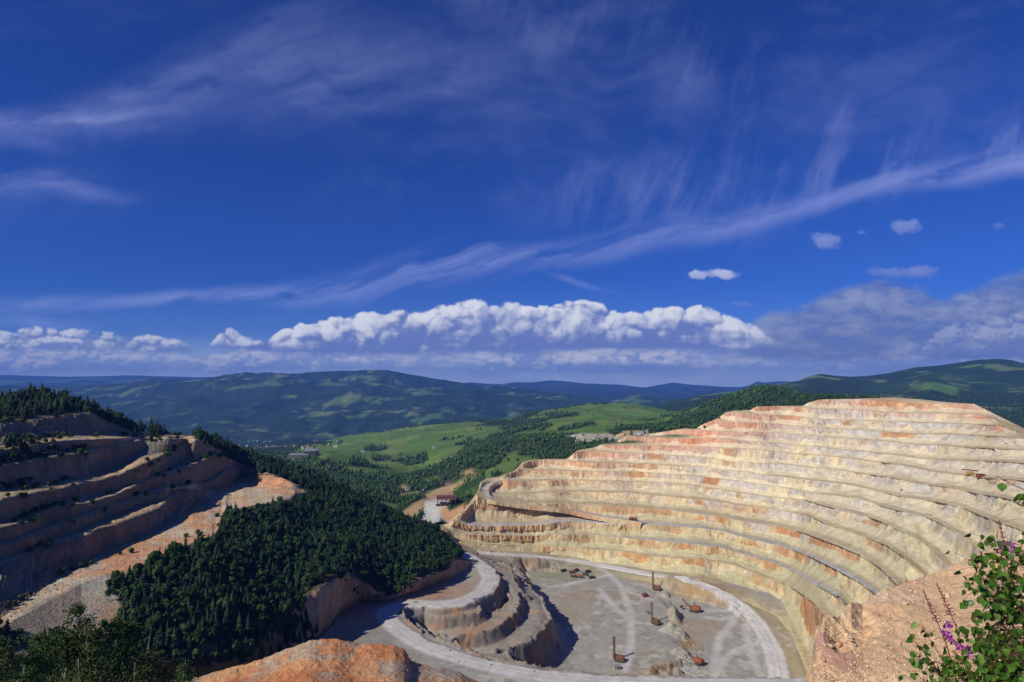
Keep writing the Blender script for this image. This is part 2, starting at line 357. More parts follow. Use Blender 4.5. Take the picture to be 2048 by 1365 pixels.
# ---------------------------------------------------------------- the big terraced wall
S_wall = [(760,1062),(820,1046),(842,1040),(860,1046),(885,1052),(900,1046),(915,1030),(930,1020),(945,1000),(955,988),(961,966),(975,958),(1000,955),(1030,942),(1045,926),(1060,921),(1100,919),(1134,919),(1155,902),(1190,896),(1203,890),(1222,888),(1240,880),
  (1255,871),(1280,874),(1300,868),(1330,864),(1372,857),(1387,859),(1400,853),(1408,849),(1434,838),(1453,825),(1469,822),(1500,821),(1513,814),(1560,812.5),(1606,812),(1616,806),(1642,799),(1720,797.5),(1789,796),(1840,799),(1875,803),(1910,806),(1949,808),(2048,857),(2140,905),(2200,930)]
L = {
 0:[(1300,790),(1642,799.5),(1720,798.5),(1780,805),(1839,807),(1949,808.5),(2048,858),(2200,930)],
 1:[(1300,800),(1593,814),(1642,818),(1720,819.5),(1744,823),(1810,826),(1897,827),(1950,829),(1978,833),(2000,845),(2048,863),(2200,934)],
 2:[(1300,815),(1469,823),(1513,828),(1595,833),(1626,838),(1674,840.5),(1720,841),(1784,844),(1857,846),(1930,848.5),(1997,852),(2048,869),(2200,938)],
 3:[(1300,830),(1440,838),(1463,844),(1529,847),(1561,848.5),(1593,853),(1642,856),(1720,860),(1768,864),(1833,868),(1897,869),(1962,872),(2026,876),(2060,880),(2200,944)],
 4:[(1300,858),(1387,859),(1424,862),(1480,864),(1561,865.5),(1601,870),(1642,873.5),(1720,878),(1784,884),(1833,889.5),(1881,891),(1921,895),(1962,896),(2010,899),(2060,902),(2200,955)],
 5:[(1200,860),(1280,874),(1342,876.6),(1432,876.4),(1453,877),(1480,881.5),(1545,885.6),(1609,892),(1642,894.5),(1720,902.5),(1760,907),(1810,913),(1850,919),(1881,921),(1929,922),(1990,923),(2048,927),(2200,985)],
 6:[(1100,885),(1203,890.5),(1274,891),(1321,892),(1406,893.5),(1456,896),(1505,898.5),(1545,903),(1593,909),(1642,911),(1690,915.5),(1720,920),(1768,926),(1810,933),(1860,943),(1897,949),(1962,956),(1994,958),(2048,962),(2200,1010)],
 7:[(1000,900),(1155,903),(1197,902),(1239,905.6),(1310,909),(1358,911),(1420,917),(1456,922.7),(1513,926),(1561,927.5),(1610,934),(1658,937),(1720,946),(1784,957),(1833,968),(1897,976),(1930,983),(1971,991),(2010,997),(2048,1014),(2200,1060)],
 8:[(1000,912),(1100,920),(1135,922),(1180,925),(1246,927),(1310,929),(1390,933),(1420,935.5),(1440,940),(1497,943.6),(1521,949),(1577,955.7),(1626,960.5),(1674,965),(1720,974),(1752,983),(1800,994.5),(1849,1001),(1881,1006.6),(1921,1014.6),(1978,1039),(2048,1062),(2200,1130)],
 9:[(1000,935),(1062,940),(1140,942),(1197,943),(1261,943),(1334,948),(1400,954),(1440,957.5),(1480,962),(1545,972),(1593,980),(1642,988),(1720,997),(1760,1012),(1800,1023.5),(1857,1037),(1897,1057),(1930,1078),(1980,1120),(2048,1200),(2200,1330)],
 10:[(950,962),(1050,962),(1100,961),(1168,960.5),(1274,964),(1350,967),(1400,972),(1447,980.7),(1497,987),(1537,994.5),(1610,1001),(1650,1012),(1720,1029),(1760,1043),(1800,1064),(1833,1077),(1870,1103),(1930,1170),(2000,1290),(2200,1480)],
 11:[(940,975),(990,987),(1010,990),(1100,985),(1180,983),(1261,986),(1342,994),(1400,999),(1448,1004),(1480,1010),(1534,1015),(1618,1031.6),(1658,1051),(1720,1070),(1776,1093),(1810,1120),(1850,1155),(1900,1220),(1960,1330),(2200,1600)],
 12:[(930,985),(971,996),(1002,1002),(1046,1005),(1100,1007),(1156,1009),(1197,1009.6),(1253,1013.6),(1326,1019),(1374,1024),(1400,1028),(1440,1033),(1497,1043),(1555,1052.5),(1618,1070),(1666,1088),(1720,1111),(1757,1135),(1800,1178),(1850,1260),(1900,1360),(2200,1700)],
 13:[(820,1034),(850,1026),(880,1030),(900,1040),(930,1049),(965,1051.6),(1030,1051),(1094,1046.7),(1140,1042),(1197,1046.7),(1277,1049),(1326,1050),(1400,1056.6),(1448,1062),(1489,1074),(1561,1091),(1626,1117),(1674,1141),(1720,1167),(1752,1190),(1790,1240),(1830,1340),(1900,1500),(2200,1800)],
 14:[(820,1060),(850,1052),(868,1044),(881,1054),(910,1067),(965,1068.5),(1062,1071),(1140,1069),(1197,1069),(1261,1077),(1326,1083),(1400,1089.6),(1448,1096),(1497,1109),(1539,1122),(1593,1147.7),(1642,1176.7),(1674,1194),(1700,1228),(1740,1330),(1800,1480),(2200,1900)],
 15:[(820,1085),(870,1072),(915,1082),(1000,1090),(1100,1094),(1180,1098),(1245,1102),(1310,1113),(1400,1118),(1464,1128),(1521,1149),(1577,1172),(1626,1205),(1662,1250),(1700,1320),(1745,1420),(1820,1600),(2200,2000)],
 16:[(820,1105),(870,1092),(915,1091),(981,1099),(1062,1108),(1140,1115),(1197,1127),(1293,1145),(1374,1157),(1400,1160),(1440,1173),(1497,1195),(1551,1219),(1583,1256),(1602,1299),(1622,1350),(1655,1430),(1740,1580),(2200,2100)]}
Z16 = [(700,-188),(830,-190),(915,-195),(1062,-216),(1180,-225.5),(1260,-224.5),(1340,-221),(1400,-218),(1480,-225),(1560,-230),(2200,-230)]
def build_wall():
    xs = np.arange(770, 2135, 1.12); n = len(xs)
    S = np.interp(xs, *np.array(S_wall).T)
    ys = np.zeros((17, n)); 
    for k in range(17):
        y = np.interp(xs, *np.array(L[k], float).T)
        y = smooth1(y, 9)+.75*fbm(np.stack([xs, xs*0+k*7.7, xs*0], -1), 14, 4, 5, .65)+1.3*fbm(np.stack([xs, xs*0+k*3.3, xs*0], -1), 75, 2, 15)*ss(3, 8, k)
        ys[k] = np.maximum(y, S+.05*k)
    for k in range(1, 17): ys[k] = np.maximum(ys[k], ys[k-1]+.05)
    z16 = np.interp(xs, *np.array(Z16, float).T)
    D = np.zeros((17, n)); wts = ss(8, 16, np.arange(17.))
    for k in range(17):
        zk = -22-13.0*k+(z16+230)*wts[k]
        D[k] = zk/(-tand(xs, ys[k]))
    D[16] = smooth1(z16/(-tand(xs, ys[16])), 31)
    # upper benches sit too near the eye level to be read off: carry on the run of the benches below
    run = np.clip((D[7]-D[10])/3, 14, 30); run = smooth1(run, 151)
    D7 = smooth1(np.clip(D[7], 300, 1080), 61)
    for k in range(15, -1, -1):
        if k >= 7: d = smooth1(np.clip(D[k], 200, 1120), 31)
        else: d = D7+(7-k)*run
        D[k] = np.clip(d, D[k+1]+9.5, D[k+1]+46)
    for k in range(15, -1, -1):
        D[k] = np.maximum(smooth1(D[k], 41), D[k+1]+9)
    C = [PD(xs, ys[k], D[k]) for k in range(17)]
    rows, face, lev = [], [], []
    sT = np.array([0, .16, .34, .42, .5, .58, .66, .73, .79, .84, .88, .92, .955, .985])
    toe = PD(xs, ys[16]+.5, D[16]-14); toe[:, 2] = C[16][:, 2]-1.2
    rows.append(toe); face.append(0*xs); lev.append(16.9)
    tal = .42+.30*fbm(np.stack([xs/1., xs*0, xs*0], -1), 30, 3, 77)
    for k in range(16, 0, -1):
        A, B_ = C[k], C[k-1]
        tw = np.clip(.38+.55*fbm(np.stack([xs, xs*0+k*31., xs*0], -1), 26, 4, 3), .10, .8)     # how far the scree climbs
        runk = np.linalg.norm((B_-A)[:, :2], axis=1)
        bw = np.clip(1-20.5/np.maximum(runk, 1), .15, .30+.16*(k > 11))                                       # flat share of the step
        for s in sT:
            h_pts_s = s
            # berm -> scree -> face
            su = np.clip((s-bw*.92)/(1-bw*.92), 0, 1) if False else None
            t = s
            hs = np.where(t < .34, bw*t/.34, bw+(1-bw)*(t-.34)/.66)
            q = np.clip((t-.34)/.66, 0, 1)
            sc_h = tw*np.clip(q/.55, 0, 1)**1.05
            hh = np.where(q < .55, sc_h, tw+(1-tw)*np.clip((q-.55)/.45, 0, 1)**.95)
            hx = np.where(q < .55, q/.55*.72, .72+.28*(q-.55)/.45)
            hs = np.where(t < .34, hs, bw+(1-bw)*hx)
            r = A.copy(); r[:, :2] = A[:, :2]+(B_-A)[:, :2]*hs[:, None]; r[:, 2] = A[:, 2]+(B_-A)[:, 2]*hh
            rows.append(r); face.append(np.where(t < .34, 0., np.where(q < .55, .35*np.clip(q/.3, 0, 1), 1.))*ss(3, 9, (B_-A)[:, 2])); lev.append(k-s)
    rows.append(C[0]); face.append(0*xs); lev.append(0.)
    d0 = np.maximum(ys[0]-S, 0)
    for dd, dz in ((25, 0), (60, 0), (110, -8), (240, -45), (480, -120)):
        r = PD(xs, S-.2 if dz == 0 else S, D[0]+dd)
        r0 = PD(xs, ys[0], D[0]+dd)
        r = np.where((d0 > 1)[:, None], PD(xs, ys[0]+(S-ys[0])*min(1, dd/60), D[0]+dd), PD(xs, S+.4, D[0]+dd)); r[:, 2] += dz
        rows.append(r); face.append(0*xs); lev.append(-.5)
    G = np.stack(rows); Fm = np.stack(face); R = len(rows)
    levm = np.array(lev)[:, None]*np.ones(n)[None]
    px, py = proj(G); px = np.broadcast_to(xs[None], px.shape)
    # relief
    N = grid_norm(G)
    hN = np.stack([-np.abs(N[..., 0])*np.sign(N[..., 0]+1e-6), N[..., 1], N[..., 2]*0], -1)
    tang = np.gradient(G, axis=1); nh = np.stack([tang[..., 1], -tang[..., 0], 0*tang[..., 0]], -1)
    nh /= np.linalg.norm(nh, axis=-1, keepdims=True)+1e-9; nh *= np.sign(-nh[..., 1:2]+1e-9)   # outward, towards the pit
    tal_m = ((Fm > 0) & (Fm < .9))
    rib = ridged(G, 15, 4, 11, .55, .30); rib2 = ridged(G, 6, 3, 21, .6, .25); big = fbm(G, 60, 3, 31)
    gul = ridged(G, 22, 3, 41, .5, .12)
    C_rough = .75+.5*ss(-.3, .3, fbm(G, 90, 2, 33))
    smoothz = C_rough*np.clip(1-1.3*blob(px, py, 1900, 940, 120, 22)-1.0*blob(px, py, 2010, 835, 40, 30)-.8*blob(px, py, 1880, 1075, 110, 60), 0.12, 1)
    rib3 = ridged(G, 3.2, 2, 27, .6, .3)
    disp = ((Fm > .9)*(2.6*rib+1.7*rib2+.7*rib3)+tal_m*(1.2*gul+.3*rib2))*smoothz+big*2.0*(Fm > 0)
    G = G+nh*disp[..., None]
    G[..., 2] += .35*fbm(G, 7, 3, 51)*(Fm < .1)*(levm > 0)
    # colour of the rock itself
    n1 = fbm(G, 70, 4, 61); n2_ = fbm(G*np.array([1, 1, 1.6]), 26, 4, 71); n3_ = fbm(G, 11, 4, 81, .5, .5); n4 = fbm(G, 34, 4, 91, .5, .35)
    col = np.zeros(G.shape)+CREAM
    low = ss(8.5, 14.5, levm)
    col = lerp(col, c3(.50, .405, .22), low*.7)
    greyp = ss(-.12, .22, n2_+.35*blob(px, py, 1640, 1000, 260, 45)+.18*blob(px, py, 1500, 920, 300, 60)+.22*blob(px, py, 1650, 850, 250, 50)-.25*low-.2*blob(px, py, 1480, 925, 130, 10))
    col = lerp(col, GREY, greyp*.85*(Fm > .3))
    rust = ss(.04, .34, n4+.30*ss(10.5, 14, levm)*ss(1000, 1100, px)*.9-.12+.28*blob(px, py, 1700, 1100, 200, 60)-.9*blob(px, py, 1880, 1070, 90, 50))
    col = lerp(col, c3(.45, .20, .065), rust*.9*(Fm > .75))
    brown = ss(.15, .45, n3_+.1*low)
    col = lerp(col, c3(.30, .19, .08), brown*.45*(Fm > .85))
    pk = np.clip(blob(px, py, 1460, 845, 130, 26)+.5*blob(px, py, 1750, 812, 200, 9)+.7*blob(px, py, 1990, 840, 50, 16)+blob(px, py, 1330, 885, 150, 20)+.9*blob(px, py, 1180, 915, 80, 26)+.5*blob(px, py, 1860, 825, 120, 9), 0, 1)
    col = lerp(col, lerp(PINK+0*col, c3(.50, .20, .10)+0*col, ss(.0, .4, n3_)), np.clip(pk*(1.0+.5*n1), 0, .95)*(Fm > .05))
    rd = np.clip(blob(px, py, 1010, 962, 40, 16)+.8*blob(px, py, 1000, 1015, 70, 12)+.8*blob(px, py, 1930, 815, 26, 9)+.7*blob(px, py, 1970, 838, 28, 8)+.6*blob(px, py, 2010, 860, 20, 10)+.7*blob(px, py, 1640, 805, 12, 8), 0, 1)
    col = lerp(col, c3(.48, .155, .075), rd*(.8+.5*n3_))
    og = np.clip(blob(px, py, 1000, 1035, 110, 16)+.9*blob(px, py, 920, 1085, 110, 22)+.5*blob(px, py, 1080, 940, 70, 16)+.9*blob(px, py, 1765, 806, 60, 10)+blob(px, py, 2030, 850, 60, 22)*.8+.8*blob(px, py, 1265, 1020, 30, 10)+.5*blob(px, py, 1480, 1020, 60, 12), 0, 1)
    col = lerp(col, ORNG, np.clip(og*(1.0+.6*n2_), 0, 1))
    warm = ss(1480, 960, px)*ss(870, 930, py)*.75+.10*ss(1700, 1100, px); col = lerp(col, c3(.57, .36, .175), np.clip(warm*(.7+1.0*n2_), 0, .75))
    wh = np.clip(blob(px, py, 1900, 945, 150, 20)+blob(px, py, 1520, 937, 110, 8)*.9+.35*blob(px, py, 1780, 1000, 150, 40)+.4*blob(px, py, 1950, 900, 130, 30), 0, 1)
    col = lerp(col, PALE, wh*.8)
    gr = np.clip(blob(px, py, 1820, 1110, 130, 60)+.7*blob(px, py, 1250, 1060, 150, 40)+.6*blob(px, py, 1500, 1160, 140, 40)*1.2+.6*blob(px, py, 1950, 1040, 90, 40), 0, 1)
    col = lerp(col, c3(.41, .38, .225), gr*.6)
    # scree carries the paler dust, berms the trodden brown
    col = lerp(col, lerp(c3(.66, .57, .38)+0*col, c3(.49, .46, .275)+0*col, low), tal_m*.66)
    bermm = (Fm < .05)*(levm > .02)*(levm < 16.5)
    col = lerp(col, lerp(c3(.46, .36, .20)+0*col, c3(.43, .38, .235)+0*col, ss(-.2, .3, n1)), bermm*.8)
    edg = ((levm % 1) > .86)*(levm > .02)*(levm < 16.5); col = lerp(col, c3(.24, .17, .08), edg*.34*ss(-.25, .2, n3_))
    for k, a in ((13, .9), (14, .75), (12, .25)):
        rm = (np.abs(levm-(k-.13)) < .15)*(Fm < .05)
        rr = ss(1100, 1180, px) if k == 12 else ss(-.5, .1, n3_+.35)
        col = lerp(col, lerp(c3(.44, .42, .385)+0*col, c3(.36, .35, .33)+0*col, ss(1200, 1500, px)), rm*a*rr*(1 if k != 12 else ss(1250, 1400, px)))
    rl = dpoly(px, py, [(846,1050),(880,1043),(900,1046),(930,1052),(965,1055),(1030,1054.5),(1094,1050),(1140,1045.5),(1197,1049.5),(1277,1051.5)]); col = lerp(col, c3(.55, .53, .49), (1-ss(1.6, 3.6, rl+.8*n3_))*(levm > 12.3)*(levm < 13.6)*(Fm < .05)*.9)
    green = np.clip(blob(px, py, 1240, 884, 60, 4.5)+.8*blob(px, py, 1350, 872, 40, 4), 0, 1)*(Fm < .4)
    col = lerp(col, c3(.06, .085, .03), np.clip(green*1.3, 0, 1))
    stv = fbm(G, 4.2, 3, 131, .6, .16); stw = fbm(G, 10, 3, 141, .6, .2)
    col = col*(1+(.34*stv+.22*stw)*(Fm > .85)+.10*stv*tal_m)[..., None]
    wet = ss(.12, .4, stw+.5*n4)*(Fm > .85); col = lerp(col, c3(.27, .215, .15), wet*.4)
    col = col*(1+.14*n3_+.08*n1)[..., None]
    o = mk_mesh('quarry_terraces', G.reshape(-1, 3), grid_faces(R, n), M_rock, np.clip(col, .01, 1).reshape(-1, 3), False)
    tag(o, kind='structure')
    return xs, ys, D, G
WX, WY, WD, WG = build_wall()
def wall_D(px, py):        # forward distance of the terraced wall along a sight line
    i = int(np.clip(np.searchsorted(WX, px), 0, len(WX)-1)); return float(np.interp(py, WY[:, i], WD[:, i]))
# ---------------------------------------------------------------- pit floor + spur: relaxed height field through surveyed contours
X0, X1, Y0, Y1, ST = -330., 600., 295., 880., 1.25
gx = np.arange(X0, X1+.1, ST); gy = np.arange(Y0, Y1+.1, ST)
NXg, NYg = len(gx), len(gy)
mask = np.zeros((NYg, NXg), bool); val = np.zeros((NYg, NXg))
GXX, GYY = np.meshgrid(gx, gy)
def setpts(P):
    i = np.round((P[:, 1]-Y0)/ST).astype(int); j = np.round((P[:, 0]-X0)/ST).astype(int)
    ok = (i >= 0) & (i < NYg) & (j >= 0) & (j < NXg)
    mask[i[ok], j[ok]] = True; val[i[ok], j[ok]] = P[ok, 2]
def contour(pts, off=None, zoff=None):
    """pts (px,py,z) in the photograph -> surveyed line"""
    p = np.array(pts, float); W = PZ(p[:, 0], p[:, 1], p[:, 2])
    if off is not None: W = W+np.array([off[0], off[1], 0]); 
    if zoff is not None: W[:, 2] = zoff
    seg = np.r_[0, np.cumsum(np.linalg.norm(np.diff(W, axis=0), axis=1))]
    t = np.arange(0, seg[-1]+.5, .8); Q_ = np.stack([np.interp(t, seg, W[:, k]) for k in range(3)], -1)
    setpts(Q_); return Q_
FL, FR = -226., -231.
def fillpoly(poly, z, cond=None):
    P = np.stack([GXX, GYY, np.full_like(GXX, z)], -1); a, c = proj(P); m = inpoly(a, c, poly)
    mask[m] = True; val[m] = z
edge_mid = [(1330,1163),(1325,1200),(1346,1228),(1327,1258),(1346,1277),(1362,1299),(1373,1318),(1346,1330),(1304,1342),(1300,1420)]
fillpoly([(1046,1150),(1100,1136),(1200,1150),(1300,1163)]+[(x-6, y) for x, y in edge_mid]+[(1180,1420),(1185,1350),(1150,1310),(1120,1265),(1105,1225),(1080,1185)], FL)
fillpoly([(1345,1206),(1400,1205),(1440,1210),(1480,1216),(1520,1262),(1556,1300),(1590,1345),(1600,1420),(1310,1420),(1312,1352),(1356,1338),(1388,1322),(1372,1295),(1360,1275),(1345,1262),(1362,1236),(1342,1210)], FR)
contour([(1535,1225,-230),(1570,1262,-230),(1588,1299,-230),(1604,1345,-230),(1625,1420,-230)])
# roads
ROAD_MAIN = [(905,1093,-194),(940,1103,-199),(990,1108,-205),(1062,1113,-213),(1130,1120,-222),(1180,1127,-225),(1240,1138,-224.5),(1300,1150,-222),(1350,1158,-219),(1400,1168,-218),(1440,1184,-220),(1480,1210,-226),(1510,1240,-229.5),(1530,1270,-230),(1548,1305,-230),(1556,1340,-230),(1562,1400,-230)]
ROAD_SPUR = [(915,1100,-189),(951,1122,-184),(972,1137,-182),(981,1162,-180),(963,1186,-178),(923,1204,-176),(878,1210,-175),(826,1207,-174),(790,1212,-173),(768,1226,-172),(784,1246,-171),(811,1268,-170),(842,1288,-170),(887,1306,-170),(938,1321,-170),(999,1336,-170),(1075,1350,-171),(1180,1360,-172),(1300,1366,-172),(1450,1368,-172),(1640,1366,-172),(1760,1362,-172)]
def roadline(pts, wd):
    P = contour(pts); T = np.gradient(P, axis=0)[:, :2]; T /= np.linalg.norm(T, axis=1, keepdims=True)+1e-9
    nrm = np.stack([-T[:, 1], T[:, 0]], -1)
    for o_ in np.arange(-wd/2, wd/2+.1, 1.4):
        Q_ = P.copy(); Q_[:, :2] += nrm*o_; setpts(Q_)
    return P
contour([(960,1112,-206),(1000,1120,-216),(1050,1132,-221),(1120,1138,-222)])
contour([(1330,1162,-220.5),(1400,1175,-218.5),(1440,1191,-221),(1462,1205,-227)]); contour([(1345,1186,-228),(1390,1196,-230),(1440,1206,-230)])
# spur ledges, crest then toe
contour([(802,1248,-171.5),(832,1270,-171),(863,1287,-171),(893,1302,-171),(947,1316,-171),(1014,1334,-171.5),(1075,1346,-172),(1180,1356,-172.5)])
contour([(830,1252,-186),(848,1270,-190),(884,1290,-194)]); contour([(918,1308,-197),(970,1318,-203),(1040,1334,-212),(1110,1345,-222)])
contour([(796,1222,-173.5),(832,1214,-175.5),(862,1216,-176.5)]); contour([(806,1240,-182),(835,1228,-184)])
contour([(923,1211,-177),(887,1220,-180),(854,1237,-185),(848,1252,-187),(866,1272,-189),(884,1288,-191)])
contour([(872,1237,-185),(905,1219,-181),(953,1205,-178.5),(990,1186,-180),(999,1162,-181),(990,1142,-182)])
contour([(881,1262,-194),(923,1247,-194),(969,1238,-194),(996,1226,-193.5),(1010,1204,-192.5),(1012,1182,-191)])
contour([(932,1286,-193),(969,1269,-191),(999,1253,-190),(1023,1228,-189),(1034,1198,-188.5),(1026,1172,-188),(999,1150,-187),(984,1136,-186)])
contour([(960,1312,-200),(986,1306,-199),(1014,1284,-198),(1040,1256,-197),(1055,1226,-196),(1057,1206,-195),(1044,1182,-193)])
cr2 = contour([(993,1320,-201),(1032,1293,-199),(1064,1264,-198),(1077,1237,-197),(1074,1208,-196),(1056,1180,-194),(1034,1160,-192)])
contour([(978,1122,-192),(1008,1137,-194),(1032,1156,-193)])
Wt = cr2.copy(); Wt[:, 0] += 30+6*np.sin(np.arange(len(Wt))*.09); Wt[:, 1] += 10; Wt[:, 2] = FL; setpts(Wt)
contour([(1004,1120,-216),(1044,1138,-224),(1085,1164,-226)])
contour([(1150,1352,-222),(1200,1385,-222),(1290,1400,-222),(1400,1410,-229),(1600,1415,-230)])
# ground behind/near of the spur road
contour([(717,1246,-170),(748,1283,-170),(800,1305,-169),(870,1325,-169),(950,1345,-169),(1075,1372,-171),(1300,1400,-172),(1600,1400,-172)])
contour([(640,1275,-168),(681,1222,-171),(720,1203,-172),(772,1199,-173),(817,1189,-174),(848,1177,-176),(893,1160,-180),(930,1142,-183)])
contour([(700,1300,-168),(800,1330,-168),(950,1370,-169)])
contour([(560,1330,-166),(600,1380,-166)])
RM = roadline(ROAD_MAIN, 18); RS = roadline(ROAD_SPUR, 13)
# the far edge follows the foot of the terraces
wt = WG[0]; setpts(np.stack([np.interp(np.linspace(0, len(wt)-1, 6000), np.arange(len(wt)), wt[:, k]) for k in range(3)], -1))
def relax(mask, val):
    if min(mask.shape) > 12:
        h, w_ = mask.shape; h2, w2 = (h+1)//2, (w_+1)//2
        mp = np.zeros((h2*2, w2*2)); vp = np.zeros((h2*2, w2*2)); mp[:h, :w_] = mask; vp[:h, :w_] = val*mask
        ms = mp.reshape(h2, 2, w2, 2).sum((1, 3)); vs = vp.reshape(h2, 2, w2, 2).sum((1, 3))
        cz = relax(ms > 0, np.where(ms > 0, vs/np.maximum(ms, 1), 0))
        z = np.repeat(np.repeat(cz, 2, 0), 2, 1)[:h, :w_]
    else: z = np.full(mask.shape, val[mask].mean() if mask.any() else 0.)
    z = np.where(mask, val, z)
    for _ in range(90):
        p = np.pad(z, 1, 'edge'); z = np.where(mask, val, .25*(p[:-2, 1:-1]+p[2:, 1:-1]+p[1:-1, :-2]+p[1:-1, 2:]))
    return z
HG = relax(mask, val)
def blur(z):
    p = np.pad(z, 1, 'edge'); return .4*z+.15*(p[:-2, 1:-1]+p[2:, 1:-1]+p[1:-1, :-2]+p[1:-1, 2:])
HG = blur(HG)
RMxy = [tuple(p) for p in RM[::12, :2]]; RSxy = [tuple(p) for p in RS[::12, :2]]
dRM = dpoly(GXX, GYY, RMxy); dRS = dpoly(GXX, GYY, RSxy); dR = np.minimum(dRM, dRS)
GP = np.stack([GXX, GYY, HG], -1); _a, _b = proj(GP)
spm = softpoly(_a, _b, [(790,1222),(860,1212),(960,1200),(990,1150),(985,1125),(1030,1140),(1075,1180),(1120,1240),(1180,1345),(1000,1338),(880,1300),(800,1250)], 6)*ss(7, 11, dR)
def terrace(z, nz):
    lv = [-226., -198.5, -188.5, -180., -172.]; o_ = z.copy()
    for a, c in zip(lv[:-1], lv[1:]):
        t = np.clip((z-a)/(c-a), 0, 1); tt = .10*t+.90*ss(.42+.30*nz, .78+.34*nz, t); o_ = np.where((z >= a) & (z < c), a+(c-a)*tt, o_)
    return o_
HG = HG+(terrace(HG+3.2*fbm(GP, 26, 4, 55, .6), fbm(GP, 15, 4, 56, .6))-HG)*spm*.72
sl = np.hypot(*np.gradient(HG, ST)); steep = ss(.28, .75, sl)*ss(6, 11, dR)
P3 = np.stack([GXX, GYY, HG], -1)
HG = HG+steep*(2.6*ridged(P3*np.array([.8, 1.2, 1]), 15, 5, 5, .62)+2.3*ridged(P3*np.array([1, .8, 1]), 6, 4, 9, .7))+ss(7, 14, dR)*(.5*fbm(P3, 14, 4, 3)+.7*fbm(P3, 45, 2, 4))
# standing ribs left on the floor
for (a, c, hgt, rx, ry) in ((1349,1222,15,4.5,9),(1352,1232,12,5,6),(1332,1258,8,5,4),(1345,1254,16,6,6),(1358,1262,13,6,5),(1334,1172,13,5,5),(1333,1186,10,4,4),(1350,1172,6,12,5),(1370,1168,5,12,5),(1378,1310,10,5,4),(1362,1302,8,4,5),(1332,1336,6,14,3),(1350,1330,11,5,4),(1316,1340,5,9,3)):
    q = PZ(a, c, -224.)
    hgt *= .62; rx *= 1.35; ry *= 1.2
    wx_, wy_ = 5.5*fbm(P3, 11, 3, 15), 5.5*fbm(P3, 11, 3, 25)
    dd = np.hypot((GXX-q[0]+wx_)/rx, (GYY-q[1]+wy_)/ry); n_ = .75+.5*ridged(P3, 8, 3, 19)
    HG = HG+hgt*.85*ss(1.35, .25, dd)*np.clip(n_, .25, 1.3)
def hfloor(x, y):
    fx = np.clip((np.asarray(x, float)-X0)/ST, 0, NXg-1.001); fy = np.clip((np.asarray(y, float)-Y0)/ST, 0, NYg-1.001)
    i, j = np.floor(fy).astype(int), np.floor(fx).astype(int); a, c = fy-i, fx-j
    return HG[i, j]*(1-a)*(1-c)+HG[i+1, j]*a*(1-c)+HG[i, j+1]*(1-a)*c+HG[i+1, j+1]*a*c
def on_floor(px, py, zg=-226.):
    for _ in range(12):
        p = PZ(px, py, zg); zg = float(hfloor(p[0], p[1]))
    return np.array([p[0], p[1], zg])
P3 = np.stack([GXX, GYY, HG], -1); gpx, gpy = proj(P3); sl2 = ss(.5, 1.1, np.hypot(*np.gradient(HG, ST)))
n1, n2_, n3_ = fbm(P3, 60, 4, 1), fbm(P3, 18, 4, 2), fbm(P3, 6, 3, 3)
colg = np.zeros(P3.shape)+c3(.305, .29, .245)
colg = lerp(colg, c3(.31, .235, .15), ss(.0, .35, n1)*.6)
colg = lerp(colg, c3(.235, .24, .215), ss(.0, .3, n2_)*.6)
toe_xy = [tuple(p[:2]) for p in WG[0][::30]]; dT = dpoly(GXX, GYY, toe_xy)
colg = lerp(colg, c3(.37, .30, .17), (1-ss(6, 34, dT+9*n2_))*.85)
colg = lerp(colg, c3(.44, .41, .34), ss(.20, .38, n2_+.4*n3_)*.65)
colg = lerp(colg, c3(.23, .225, .13), blob(gpx, gpy, 1120, 1150, 70, 16)*.8)
colg = lerp(colg, c3(.27, .17, .09), steep*ss(-.2, .3, n2_)*.8)
colg = lerp(colg, c3(.25, .225, .18), steep*ss(.0, -.3, n2_)*.7)
spur = inpoly(gpx, gpy, [(600,1190),(780,1180),(960,1100),(1010,1125),(1070,1180),(1100,1260),(1150,1340),(1000,1345),(700,1330),(600,1300)])
colg = lerp(colg, c3(.38, .205, .10), spur*np.clip(blob(gpx, gpy, 965, 1262, 60, 26)+blob(gpx, gpy, 905, 1228, 50, 14)*.8+blob(gpx, gpy, 870, 1185, 120, 22)+blob(gpx, gpy, 760, 1240, 18, 12)+blob(gpx, gpy, 700, 1225, 60, 26)+.7*blob(gpx, gpy, 1000, 1145, 40, 22)+.8*blob(gpx, gpy, 690, 1275, 34, 14), 0, 1)*(.8+.5*n2_))
colg = lerp(colg, c3(.25, .24, .21), spur*ss(.05, .4, n2_)*.55)
colg = lerp(colg, lerp(c3(.24, .215, .18)+0*P3, c3(.36, .23, .13)+0*P3, ss(-.1, .35, n1+.5*n3_)), spur*ss(940, 1000, gpx)*.6)
colg = lerp(colg, c3(.19, .185, .165), np.clip(blob(gpx, gpy, 780, 1270, 60, 22), 0, 1)*.7)
colg = lerp(colg, c3(.36, .22, .09), np.clip(blob(gpx, gpy, 1400, 1182, 55, 12)+.8*blob(gpx, gpy, 1385, 1285, 20, 14), 0, 1)*.7)
colg = lerp(colg, c3(.60, .58, .545), (1-ss(6.5, 9.5, dRM+1.6*n3_))*.9)
colg = lerp(colg, c3(.52, .505, .475), (1-ss(6, 10, dRS+1.5*n3_))*.85)
rut = np.abs(dRM-2.2)+.5*n3_; rut2 = np.abs(dRS-2.2)+.5*n3_; colg = colg*(1-.13*(1-ss(.4, 1.4, np.minimum(rut, rut2))))[..., None]
